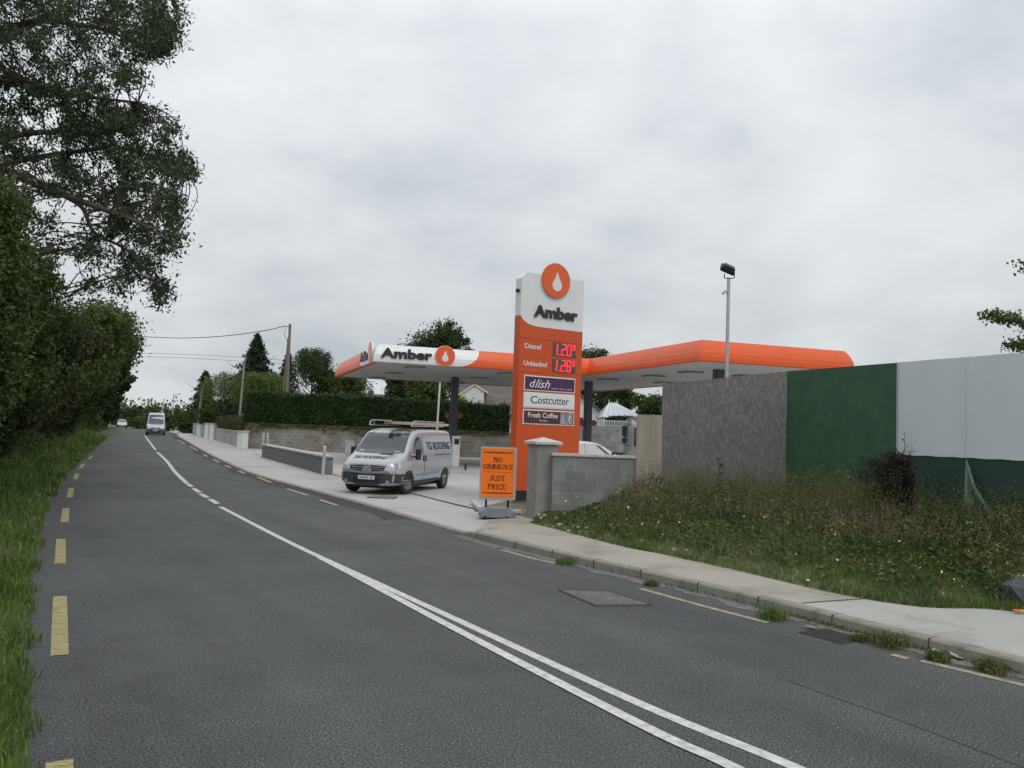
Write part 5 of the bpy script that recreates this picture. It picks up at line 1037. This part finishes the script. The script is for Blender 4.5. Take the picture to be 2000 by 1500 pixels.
wallbox('boundary_wall', 'taller grey block wall behind the price tower and the lorry', 'wall', (W[2][0] + .01, W[2][1]), W[3], -.05, 2.45, .25, M_block, zt1=2.4)
wallbox('boundary_wall', 'grey block wall behind the hoarding at the back of the forecourt', 'wall', (W[3][0] + .01, W[3][1]), W[4], -.05, 2.4, .25, M_block)
# fence on top of wall
a, b = A(1168, 828, 60), A(1246, 828, 61); fn_ = thing('rail_fence', 'white and grey picket rail on top of the tall block wall', 'fence', (a.x, a.y, 2.4), math.atan2(b.y - a.y, b.x - a.x)); Lf = (b - a).length
MB().box(0, Lf, -.02, .02, .42, .48).build('top_rail', M_galv, fn_); MB().box(0, Lf, -.02, .02, .08, .12).build('bottom_rail', M_galv, fn_); mb = MB()
for i in range(26): x = Lf * i / 25; mb.box(x - .02, x + .02, -.035, -.021, 0, .5)
mb.build('picket', M_signw, fn_)
# garden walls and gate pillars further along the road
def gpillar(px, pyt, pyb, wd, lab, mat=M_signw):
    p = G(px, pyb, .08); t = A(px, pyt, p.y); r = thing('garden_pillar', lab, 'pillar', (p.x, p.y, 0), R_(-32), 'white pillars along the far pavement'); h = t.z
    MB().box(-wd / 2, wd / 2, -wd / 2, wd / 2, 0, h - .08).build('pillar_shaft', mat, r); MB().box(-wd / 2 - .05, wd / 2 + .05, -wd / 2 - .05, wd / 2 + .05, h - .08, h).build('pillar_cap', M_cap, r); return p
M_gw = concrete('garden_wall_paint', (.36, .36, .36), (.32, .32, .31), .8)
gpillar(473, 841, 875.5, .5, 'white garden pillar beside the slender leaning pole'); gpillar(406, 826, 857, .5, 'white gate pillar, left one of the pair by the round bushes'); gpillar(417, 827, 859, .5, 'white gate pillar, right one of the pair by the round bushes'); gpillar(391, 828, 853, .55, 'white garden pillar left of the pair of gate pillars')
def gwall(p0, p1, h0, lab, mat=M_gw):
    a, b = G(*p0, .05), G(*p1, .05); wallbox('garden_wall', lab, 'wall', a, b, 0, h0, .22, mat, cap=M_cap, capz=.06, over=.03)
gwall((421, 860.5), (466, 873), 1.1, 'pale grey garden wall between the leaning pole and the gate pillars'); gwall((376, 849), (389, 853), 1.35, 'far pale garden wall left of the white pillars'); gwall((394, 854.5), (403, 856.5), 1.1, 'short garden wall between two white pillars')
# ================================================================== HOUSES
def roofslab(P, th): P = [Vector(p) for p in P]; nn = (P[1] - P[0]).cross(P[3] - P[0]).normalized(); nn = nn if nn.z > 0 else -nn; return MB().add(P + [p + nn * th for p in P], [(0, 1, 2, 3), (7, 6, 5, 4), (0, 4, 5, 1), (1, 5, 6, 2), (2, 6, 7, 3), (3, 7, 4, 0)])
hl_, hr_ = A(974, 815, 74), A(1188, 815, 74); wdt = hr_.x - hl_.x; ez = A(1188, 808, 74).z; az = A(1083, 728, 74).z
hs = thing('gabled_house', 'white gabled bungalow with brown tiled roof behind the price tower', 'house', (hl_.x, 74, 0), R_(4)); MB().add([(.5, 0, 0), (wdt - .5, 0, 0), (wdt - .5, 9, 0), (.5, 9, 0), (.5, 0, ez), (wdt - .5, 0, ez), (wdt - .5, 9, ez), (.5, 9, ez), (wdt / 2, 0, az - .25), (wdt / 2, 9, az - .25)], [(0, 1, 5, 8, 4), (1, 2, 6, 5), (2, 3, 7, 9, 6), (3, 0, 4, 7), (0, 3, 2, 1), (4, 8, 9, 7), (8, 5, 6, 9)]).build('wall', M_white, hs)
for s in (0, 1):
    x = 0 if s == 0 else wdt; roofslab([(x, -.4, ez - .35), (wdt / 2, -.4, az - .2), (wdt / 2, 9.4, az - .2), (x, 9.4, ez - .35)], .16).build('roof', M_roof, hs)
for px in (1141,): 
    q = A(px, 800, 74); lx = q.x - hl_.x; MB().box(lx + 2.6, lx + 3.5, -.04, .02, 2.3, 3.4).build('window', M_glass, hs)
mb = MB(); mb.box(wdt - 3.0, wdt - 2.2, -.03, .0, 2.2, 3.3); mb.build('window', M_glass, hs)
# left wing with dormer gable
l0, l1 = A(893, 800, 68), A(985, 800, 68); wl_ = l1.x - l0.x; zr = A(925, 750, 68).z; ze = A(940, 800, 68).z
lw = thing('dormer_house', 'brown tiled roof with a white boarded dormer gable behind the tall hedge', 'house', (l0.x, 71, 0), R_(4))
MB().box(.2, wl_ + 3.0, .6, 7, 0, ze).build('wall', M_white, lw)
roofslab([(-.6, -.2, ze - .35), (wl_ + 3.4, -.2, ze - .35), (wl_ + 3.4, 3.7, zr + .25), (-.6, 3.7, zr + .25)], .15).build('roof', M_roof, lw); roofslab([(-.6, 7.6, ze - .35), (wl_ + 3.4, 7.6, ze - .35), (wl_ + 3.4, 3.71, zr + .25), (-.6, 3.71, zr + .25)], .15).build('roof', M_roof, lw)
dg0 = A(899, 768, 70.5); dg1 = A(945, 760, 70.5); dga = A(926, 753, 70.5); dgb = A(912, 781, 70.5)
X0 = dg0.x - l0.x; X1 = dg1.x - l0.x; XA = dga.x - l0.x
MB().add([(X0, -.6, ze), (X1, -.6, ze), (X1, -.6, dg1.z - .1), (XA, -.6, dga.z), (X0, -.6, dg0.z - .1), (X0, 2, ze), (X1, 2, ze), (X1, 2, dg1.z - .1), (XA, 2, dga.z), (X0, 2, dg0.z - .1)], [(0, 1, 2, 3, 4), (5, 9, 8, 7, 6), (0, 4, 9, 5), (1, 6, 7, 2), (0, 5, 6, 1)]).build('dormer_wall', M_white, lw)
for s, xe, zee in ((0, X0 - .35, dg0.z - .35), (1, X1 + .3, dg1.z - .35)): roofslab([(xe, -.75, zee), (XA, -.75, dga.z + .04), (XA, 2.2, dga.z + .04), (xe, 2.2, zee)], .10).build('dormer_roof', M_signw, lw)
# far bungalow roof behind hedge
l0, l1 = A(700, 768, 84), A(770, 769, 84); zr = l0.z; wl_ = l1.x - l0.x; fr_ = thing('far_bungalow', 'dark ridge of a distant bungalow roof with chimney above the tall hedge', 'house', (l0.x, 84, 0))
MB().box(0, wl_, 0, 7, 0, zr - 2).build('wall', M_white, fr_); rf_ = roofslab([(-.4, -.4, zr - 2.1), (wl_ + .4, -.4, zr - 2.1), (wl_ + .4, 3.5, zr), (-.4, 3.5, zr)], .12).build('roof', M_roof, fr_); roofslab([(-.4, 7.4, zr - 2.1), (wl_ + .4, 7.4, zr - 2.1), (wl_ + .4, 3.51, zr), (-.4, 3.51, zr)], .12).build('roof', M_roof, fr_)
c = A(713, 768, 84).x - l0.x; mb = MB(); mb.box(c - .28, c + .28, 3.2, 3.8, zr - .3, zr + .42); mb.tube([(c - .1, 3.5, zr + .42), (c - .1, 3.5, zr + .7)], .09, 6); mb.tube([(c + .15, 3.5, zr + .42), (c + .15, 3.5, zr + .6)], .07, 6); mb.build('chimney', M_roof, rf_)
c = A(736, 768, 84).x - l0.x; mb = MB(); mb.tube([(c, 3.5, zr), (c, 3.5, zr + .9)], .02, 4)
for k in range(3): mb.tube([(c - .25, 3.5, zr + .5 + k * .16), (c + .25, 3.5, zr + .5 + k * .16)], .012, 4)
mb.build('aerial', M_galv, fr_)
# conservatory
a0, a1 = A(1180, 815, 68), A(1259, 815, 68); wc = a1.x - a0.x; ze = a0.z; zt_ = A(1205, 788, 68).z; cv = thing('conservatory', 'white framed glazed conservatory roof with finials behind the tall block wall', 'conservatory', (a0.x, 68, 0), R_(3))
M_pc = pm('polycarbonate', (.40, .44, .50), .08, 3, .25); MB().box(.15, wc - .15, .15, 4.8, 0, ze - .02).build('glazed_wall', M_glass, cv); rid = (wc * .24, wc * .45)
P0 = [(0, 0, ze), (wc, 0, ze), (wc, 5, ze), (0, 5, ze)]; R0, R1 = (rid[0], 2.5, zt_), (rid[1], 2.5, zt_)
MB().add(P0 + [R0, R1], [(0, 1, 5, 4), (1, 2, 5), (2, 3, 4, 5), (3, 0, 4), (0, 3, 2, 1)]).build('roof', M_pc, cv, fix=True); mb = MB(); tb = lambda a, b, r=.05: mb.tube([(a[0], a[1], a[2] + .03), (b[0], b[1], b[2] + .03)], r, 5)
for p_ in ((P0[0], R0), (P0[1], R1), (R0, R1), (P0[2], R1), (P0[3], R0), (P0[0], P0[1]), (P0[1], P0[2])): tb(*p_, .06)
for k in range(1, 6): t = k / 6; tb((wc * t, 0, ze), tuple(Vector(R0).lerp(Vector(R1), t)), .045); tb((wc, 5 * t, ze), R1, .03); tb((0, 5 * t, ze), R0, .03)
for k in range(7): x = rid[0] + (rid[1] - rid[0]) * k / 6; mb.tube([(x, 2.5, zt_), (x, 2.5, zt_ + (.42 if k in (0, 6) else .2))], [.05, .02], 5)
for k in range(8): mb.box(wc * k / 7.2, wc * k / 7.2 + .08, .08, .15, 0, ze)
mb.build('frame', M_signw, cv)
# ================================================================== HEDGES AND TREES
def hedge(name, lab, P, wd, z0, z1, n, leaf, mat, cat='hedge', rough=.05, zt1=None, core=True):
    """clipped hedge along the polyline P: a dark core wrapped in leaves; one mesh"""
    C = []; org = Vector((P[0][0], P[0][1], z0)); Ls = [(Vector(b) - Vector(a)).length for a, b in zip(P, P[1:])]; tot = sum(Ls); zt1 = z1 if zt1 is None else zt1; acc = 0; V_ = []
    for (a, b), L in zip(zip(P, P[1:]), Ls):
        a, b = Vector((*a, 0)), Vector((*b, 0)); d = (b - a).normalized(); nn = Vector((-d.y, d.x, 0)); m = int(n * L / tot)
        t = rng.random(m); zt = z1 + (zt1 - z1) * (acc + t * L) / tot; face = rng.random(m); hgt = zt - z0
        s = np.where(face < .42, 0.0, np.where(face < .62, 1.0, rng.random(m))); zz_ = np.where(face < .62, rng.random(m), 1.0); bul = .06 * np.sin(t * L * 2.1 + zz_ * 5) + .05 * np.sin(t * L * .7 + zz_ * 3)
        x = a.x + d.x * L * t + nn.x * ((s - 0) * wd + (s - .5) * bul); y = a.y + d.y * L * t + nn.y * ((s - 0) * wd + (s - .5) * bul); C.append(np.stack([x, y, z0 + zz_ * hgt + .06 * np.sin(t * L * 1.3)], 1) + rng.normal(size=(m, 3)) * rough)
        if core:
            q = .12; a_, b_ = a + nn * q, b + nn * q; c_, e_ = b + nn * (wd - q), a + nn * (wd - q); za, zb2 = z1 + (zt1 - z1) * acc / tot - q, z1 + (zt1 - z1) * (acc + L) / tot - q
            bx = [(p.x, p.y, z0) for p in (a_, b_, c_, e_)] + [(a_.x, a_.y, za), (b_.x, b_.y, zb2), (c_.x, c_.y, zb2), (e_.x, e_.y, za)]
            V_ += [[bx[i] for i in f] for f in ((0, 1, 5, 4), (1, 2, 6, 5), (2, 3, 7, 6), (3, 0, 4, 7), (4, 5, 6, 7))]
        acc += L
    if P: # ends
        for e_, zt in ((0, z1), (-1, zt1)):
            a, b = (Vector((*P[0], 0)), Vector((*P[1], 0))) if e_ == 0 else (Vector((*P[-1], 0)), Vector((*P[-2], 0))); d = (b - a).normalized(); nn = Vector((-d.y, d.x, 0)) * (1 if e_ == 0 else -1); m = int(n * wd / tot * 1.1) + 10
            C.append(np.array([tuple(a + nn * wd * random.random() + Vector((0, 0, z0 + (zt - z0) * random.random()))) for _ in range(m)]) + rng.normal(size=(m, 3)) * rough)
    if name == 'tall_hedge':
        for _ in range(160):
            q_ = random.random(); i_ = 0 if q_ < .46 else 1; a, b = Vector((*P[i_], 0)), Vector((*P[i_ + 1], 0)); t_ = random.random(); p_ = a.lerp(b, t_); zt_2 = z1 + (zt1 - z1) * (i_ * .46 + t_ * (.46 if i_ == 0 else .54)); p_.y += random.random() * wd; C.append(np.array([p_.x, p_.y, zt_2]) + rng.normal(size=(26, 3)) * np.array([.12, .12, .09 + .1 * random.random()]))
    Q = leafcards(np.concatenate(C), leaf, .5)
    if V_: Q = np.concatenate([Q, np.array(V_)])
    return tag(quads(name, Q, mat, loc=tuple(org)), lab, cat)
hedge('tall_hedge', 'tall dark clipped conifer hedge standing behind the old block wall', [(-18.4, 57.4), (-9.9, 54.4), (-.15, 56.0)], 1.8, 1.0, 3.83, 42000, .13, L_hedge, zt1=3.5)
# straggly growth on the wall below the hedge
n = 9000; tq = rng.random(n); x = np.interp(tq, [0, .45, 1], [W[0][0], W[1][0], W[2][0] - .3]); y = np.interp(tq, [0, .45, 1], [W[0][1], W[1][1], W[2][1]]) - .12 + .25 * rng.random(n)
z = 1.75 - rng.random(n) ** 2 * (.25 + .45 * (.5 + .5 * np.sin(tq * 43)) * (.5 + .5 * np.sin(tq * 17 + 1))); tag(quads('trailing_weeds', leafcards(np.stack([x, y, z], 1), .12, .4), L_weed), 'straggly brown-green growth trailing over the old wall below the hedge', 'weeds', kind='stuff')
def gh(p0, p1, z0, z1, n, mat, lab, wd=1.2, leaf=.12, rough=.1):
    a, b = G(*p0, .05), G(*p1, .05); return hedge('garden_hedge', lab, [(a.x, a.y + .35), (b.x, b.y + .35)], wd, z0, z1, n, leaf, mat, rough=rough)
gh((421, 860), (467, 873.5), 1.0, 2.15, 5000, L_brown, 'brown-green low hedge above the pale garden wall by the leaning pole')
q = A(1222, 820, 64); hedge('clipped_hedge', 'dark clipped hedge in front of the conservatory', [(A(1198, 820, 64).x, 64), (A(1262, 820, 64).x, 64.5)], 1.2, 1.5, A(1222, 816, 64).z, 5000, .11, L_hedge)
def T(name, lab, px, pyt, Y, wpx, mat, pyb=None, base=0, **k):
    t = A(px, pyt, Y); z0 = A(px, pyb, Y).z if pyb else None; return tree(name, lab, t.x, Y, t.z, wpx * Y / FPX / 2, mat, z0=z0, base=base, **k)
T('broadleaf_tree', 'dark leafy tree rising above the white part of the canopy', 853, 626, 76, 132, L_dark, 800, n=24000, leaf=.24)
T('broadleaf_tree', 'dark leafy tree left of the white thin pole, below the canopy', 787, 716, 68, 62, L_dark, 800, n=12000, leaf=.2)
T('broadleaf_tree', 'tree top showing between the price tower and the right wing of the canopy', 1160, 668, 92, 92, L_dark, 820, n=19000, leaf=.25)
T('broadleaf_tree', 'dark tree behind the conservatory under the canopy', 1205, 742, 84, 84, L_dark, 820, n=13000, leaf=.22)
T('broadleaf_tree', 'light-edged tree right of the conservatory', 1276, 766, 74, 74, L_mid, 835, n=12000, leaf=.2)
T('broadleaf_tree', 'green tree behind the hedge between the weeping tree and the canopy', 668, 722, 78, 116, L_mid, 800, n=15000, leaf=.2)
T('broadleaf_tree', 'mid green tree behind the hedge under the left end of the canopy', 686, 722, 72, 46, L_mid, 800, n=7000, leaf=.18)
T('broadleaf_tree', 'leafy tree behind the hedge just left of the dark grey column', 838, 732, 66, 84, L_mid, 800, n=13000, leaf=.18)
T('conifer_tree', 'broad dark conifer with a pointed top left of the wooden utility pole', 503, 655, 78, 165, L_con, 800, n=17000, leaf=.3, shape='cone', asp=.3)
T('conifer_tree', 'sparse thin conifer behind the wooden utility pole', 563, 690, 84, 110, L_con, 800, n=5200, leaf=.3, shape='cone', asp=.3)
T('weeping_tree', 'dark weeping tree with hanging branches right of the utility pole', 613, 674, 76, 76, L_dark, 766, n=10500, leaf=.2, shape='willow', asp=.3, seed=2, lobes=.3)
T('willow_tree', 'pale green willow, left one of the two behind the leaning pole', 460, 722, 86, 124, L_light, 820, n=14000, leaf=.17, shape='willow', asp=.35, seed=1)
T('willow_tree', 'pale green willow behind the left end of the tall hedge', 512, 724, 70, 124, L_light, 800, n=17000, leaf=.17, shape='willow', asp=.35, seed=4)
T('conical_tree', 'dark green conical evergreen left of the willows, beside the far pavement', 402, 726, 108, 100, L_hedge, 852, n=20000, leaf=.22, shape='cone', asp=.5)
T('round_bush', 'round clipped bush, left one of the pair above the white pillars', 380, 799, 103, 24, L_mid, 829, n=2600, leaf=.14)
T('round_bush', 'larger round clipped bush above the white gate pillars', 405, 794, 84.5, 46, L_mid, 830, n=4500, leaf=.14)
T('dark_shrub', 'dark shrub behind the pale garden wall', 443, 776, 80, 60, L_dark, 830, n=4500, leaf=.14)
T('lime_shrub', 'bright yellow-green shrub top above the tall hedge beside the dormer', 903, 774, 62, 22, L_lime, 800, n=1500, leaf=.14)
T('far_tree', 'green-brown tree beyond the street lamp', 350, 796, 132, 56, L_brown, 842, n=5000, leaf=.3)
T('far_tree', 'low green tree right of the tall blue-silver van', 328, 806, 118, 34, L_mid, 848, n=3600, leaf=.26)
T('far_tree', 'small light green tree above the roof of the tall blue-silver van', 299, 786, 150, 30, L_light, 840, n=2600, leaf=.3)
T('far_tree', 'dark green tree beyond the far car', 257, 792, 168, 46, L_dark, 842, n=4600, leaf=.34)
T('copper_tree', 'purple-brown tree at the far end of the road', 274, 790, 176, 22, L_copper, 825, n=2200, leaf=.34)
T('far_tree', 'mid green bushy tree behind the tall blue-silver van', 283, 812, 140, 50, L_mid, 846, n=4500, leaf=.3)
T('far_tree', 'dark far tree at the mouth of the bend, against the left treeline', 236, 800, 190, 40, L_mid, 842, n=3000, leaf=.4)
T('far_tree', 'dark bush between the far pavement and the conical evergreen', 362, 822, 108, 28, L_dark, 850, n=3200, leaf=.2)
tag(quads('far_woodland', leafcards(np.stack([-260 + 420 * rng.random(26000), 215 + 30 * rng.random(26000), (2.5 + 4.5 * rng.random(26000)) * rng.random(26000) ** .6 * 1.1], 1), .9, .7), L_mid), 'low distant woodland closing the horizon', 'woodland', kind='stuff')
# roadside trees on the left
row = [(6, 295, 12.5, 110, L_mid, 'bright green tree at the left edge of the photo, below the ash', .062, 42000), (10, 455, 15.5, 190, L_mid, 'mid green tree at the left edge behind the bright green one', .068, 52000), (70, 545, 22, 210, L_dark, 'dark tree under the ash with a rounded top', .09, 56000),
       (150, 580, 30, 190, L_mid, 'green tree in the middle of the left treeline', .11, 42000), (190, 570, 40, 160, L_mid, 'tall round tree in the left treeline under the ash tips', .15, 32000), (222, 592, 50, 140, L_dark, 'large dark tree bulging out over the road at the right of the left treeline', .17, 36000), (218, 690, 62, 90, L_dark, 'dark tree below the bulging crown of the left treeline', .24, 15000), (216, 745, 78, 62, L_dark, 'small dark tree near the far end of the left treeline', .26, 8000), (212, 772, 98, 52, L_brown, 'reddish-tinged last tree of the left treeline', .28, 6000)]
for px, pyt, Y, wpx, mat, lab, lf, n in row:
    T('roadside_tree', lab, px, pyt, Y, wpx, mat, 905 if Y < 20 else 858, n=n, leaf=lf, group='trees along the left side of the road', seed=px, clip=True)
for i, (px, pyt, Y, wpx, mat, lab) in enumerate(((5, 680, 17, 190, L_dark, 'dense dark bush at the left edge above the brambles'), (100, 690, 24, 130, L_mid, 'broad bush low in the left treeline, nearer'), (150, 622, 27, 120, L_brown, 'olive-brown bush in the middle of the left treeline'), (165, 700, 36, 110, L_dark, 'broad dark bush low in the left treeline, farther'), (190, 735, 48, 80, L_mid, 'green bush low in the treeline near the far bend'))):
    t = A(px, pyt, Y); tree('roadside_bush', lab, t.x, Y, t.z, wpx * Y / FPX / 1.6, mat, n=36000, leaf=.05 + .0024 * Y, z0=.3, group='bushes below the left treeline', trunk_r=.07, clip=True)
# ------------------------------------------------------------------ the big ash overhanging the road
limbs = [[(-330, 760, 18.5), (-300, 300, 18.2), (-240, -60, 18), (-200, -500, 18)], [(-290, 280, 18.2), (-120, 120, 17.5), (50, 45, 17), (150, 48, 16.8), (215, 62, 16.6), (300, 100, 16.3), (330, 110, 16.2)], [(-120, 120, 17.5), (20, 70, 18.2), (95, 30, 18.6), (180, -20, 19), (260, -60, 19)],
         [(-300, 380, 18.2), (-120, 300, 17.4), (40, 345, 16.8), (110, 375, 16.6), (160, 405, 16.4), (185, 455, 16.3), (250, 490, 16.2), (310, 560, 16)], [(-280, 350, 18), (-60, 330, 19), (120, 300, 18.6), (240, 290, 18.4), (330, 320, 18.3), (365, 335, 18.2)],
         [(-300, 440, 18), (-80, 430, 17.6), (60, 490, 17.2), (95, 550, 17), (130, 580, 17)], [(40, 345, 16.8), (150, 390, 15.6), (260, 430, 15.2), (330, 470, 15)], [(-120, 120, 17.5), (60, 170, 16.4), (180, 190, 16), (270, 200, 15.8)], [(-120, 300, 17.4), (60, 260, 17.6), (200, 260, 17.4), (290, 230, 17.2)],
         [(-200, -100, 18), (-60, -160, 17.5), (120, -140, 17.5), (250, -120, 17)], [(-260, 100, 18), (-420, 0, 17), (-560, -60, 16.5)], [(-240, -60, 18), (-380, -250, 19), (-460, -400, 19)]]
LP = [[A(*p) for p in l] for l in limbs]; base = Vector((LP[0][0].x, LP[0][0].y, .3)); ash = thing('ash_tree', 'large ash tree at the top left whose branches hang over the road', 'tree', base); tb = MB(); LC = []
for i, l in enumerate(LP):
    P = catmull(([base + Vector((0, 0, -.4))] if i == 0 else []) + l, 6); r0 = .34 if i == 0 else .105; r1 = .05 if i == 0 else .016; tb.tube([p - base for p in P], [r0 + (r1 - r0) * (k / (len(P) - 1)) ** .7 for k in range(len(P))], 8); LC += P[3:] if i else P[10:]
# leaf masses: (px, py, rx, ry, clusters)
masses = [(40, 40, 90, 60, 26), (150, 20, 90, 45, 26), (250, 30, 70, 50, 24), (315, 25, 38, 45, 16), (200, 85, 70, 35, 14), (280, 90, 50, 30, 16), (318, 92, 28, 25, 9), (60, 130, 80, 50, 24), (150, 140, 60, 35, 14), (215, 145, 50, 30, 11), (262, 145, 24, 30, 7), (60, 210, 80, 50, 30), (150, 215, 70, 45, 28), (215, 215, 35, 45, 12), (250, 235, 34, 35, 11), (290, 225, 28, 26, 8), (325, 270, 17, 24, 6), (60, 290, 70, 45, 18), (150, 295, 60, 45, 22), (225, 290, 50, 40, 20), (290, 320, 45, 25, 12), (340, 325, 28, 15, 6), (368, 331, 16, 12, 8), (352, 322, 20, 15, 7), (348, 300, 14, 14, 4), (340, 40, 16, 40, 8), (335, 440, 18, 20, 6), (318, 575, 14, 18, 5), (60, 370, 60, 35, 10), (130, 350, 40, 25, 8), (210, 365, 60, 35, 18), (280, 385, 50, 35, 20), (325, 400, 30, 32, 13), (200, 430, 45, 30, 12), (262, 445, 45, 30, 13), (325, 465, 26, 26, 9), (190, 490, 40, 28, 12), (250, 520, 45, 28, 11), (282, 500, 30, 22, 6), (310, 565, 20, 22, 6), (180, 545, 25, 22, 5), (222, 560, 25, 16, 4), (70, 430, 50, 30, 9), (95, 480, 30, 22, 3), (45, 520, 30, 30, 6), (20, 430, 40, 60, 14),
          (-80, 60, 110, 110, 55), (-90, 250, 110, 110, 50), (-60, 400, 80, 60, 22), (120, -80, 170, 70, 60), (-60, -180, 170, 120, 55), (-240, 40, 120, 160, 40), (-220, 300, 120, 120, 24), (-380, 60, 160, 200, 40), (-260, -320, 200, 160, 40), (60, -260, 160, 110, 34), (-500, -50, 110, 130, 20)]
Cc = []
for px, py, rx, ry, k in masses:
    for _ in range(int(k * .85)):
        a = random.random() * 6.283; q = math.sqrt(random.random()); Cc.append(A(px + rx * q * math.cos(a), py + ry * q * math.sin(a), random.uniform(15.0, 19.6) if px > -150 else random.uniform(13.5, 21)))
LCn = np.array([tuple(p) for p in LC]); LV = []; 
for c in Cc:
    c = Vector(c); dd_ = np.linalg.norm(LCn - np.array(c), axis=1) + .6 * np.abs(rng.normal(size=len(LCn)) * .2); j = int(dd_.argmin()); a = LC[j]; mid = a.lerp(c, .5) + Vector((random.gauss(0, .1), random.gauss(0, .1), random.gauss(0, .07))) * (1 + (c - a).length * .4) + Vector((0, 0, .16 * (c - a).length))
    pth = catmull([a, mid, c], 4); tb.tube([p - base for p in pth], [.016 - .0115 * q_ / (len(pth) - 1) for q_ in range(len(pth))], 4, False)
    LV.append(np.array([tuple(mid.lerp(c, random.random()) ) for _ in range(16)]) + rng.normal(size=(16, 3)) * .06)
    for _ in range(3): e_ = c + Vector((random.gauss(0, .1), random.gauss(0, .1), random.gauss(0, .09))); tb.tube([mid.lerp(c, .6) - base, e_ - base], [.007, .003], 3, False)
    R3 = random.uniform(.13, .25); m = int(105 * (R3 / .22) ** 2); LV.append(cluster(m, c, (R3 * 1.25, R3 * 1.25, R3 * .95)) + np.array([0, 0, -.03]))
tb.build('trunk', M_bark, ash, smooth=True, fix=False)
LVn = np.concatenate(LV); print('ash leaves', len(LVn)); quads('crown', leafcards(LVn, .095, .36, .5) - np.array(base), L_ash, ash)
# a branch of a tree beyond the hoarding, at the right edge
hb = thing('hawthorn_tree', 'thorny tree whose leafy branch reaches in above the white hoarding at the right edge', 'tree', (12.3, 13.8, .2)); B0 = Vector((12.3, 13.8, .2)); tb = MB(); tb.tube([(0, 0, -.2), (.1, 0, 1.8), (-.1, .1, 3.2), (.1, 0, 5.2)], [.16, .13, .1, .03], 7); Q = []
for br in ([(2140, 760, 13.5), (2060, 690, 13.5), (2000, 632, 13.4), (1960, 622, 13.4), (1930, 612, 13.3)], [(2120, 740, 13.5), (2040, 700, 13.6), (1995, 672, 13.6), (1978, 678, 13.6)], [(2200, 620, 13.5), (2060, 560, 13.5), (1996, 512, 13.5)], [(2200, 560, 13.5), (2150, 480, 13.4), (2080, 430, 13.4)], [(2200, 700, 13.5), (2320, 600, 13.8), (2400, 540, 14)]):
    P = catmull([A(*p) for p in br], 6); tb.tube([p - B0 for p in P], [.05 - .04 * k / len(P) for k in range(len(P))], 5, False)
    for i, p in enumerate(P):
        f = i / len(P); 
        if f > .25: Q.append(cluster(int(60 * (1.15 - f * .55)), p, (.2 * (1.2 - f * .5), .25, .13 * (1.2 - f * .6))))
tb.tube([(0, 0, 2.6), tuple(A(2140, 760, 13.5) - B0)], [.08, .05], 6); tb.tube([(0, 0, 3.6), tuple(A(2200, 620, 13.5) - B0)], [.08, .05], 6); tb.build('trunk', M_bark, hb, smooth=True, fix=False)
Q.append(blobpts(16000, (12.4, 13.9, 4.7), (2.1, 2.1, 1.9))); quads('crown', leafcards(np.concatenate(Q), .055, .7) - np.array(B0), L_mid, hb)
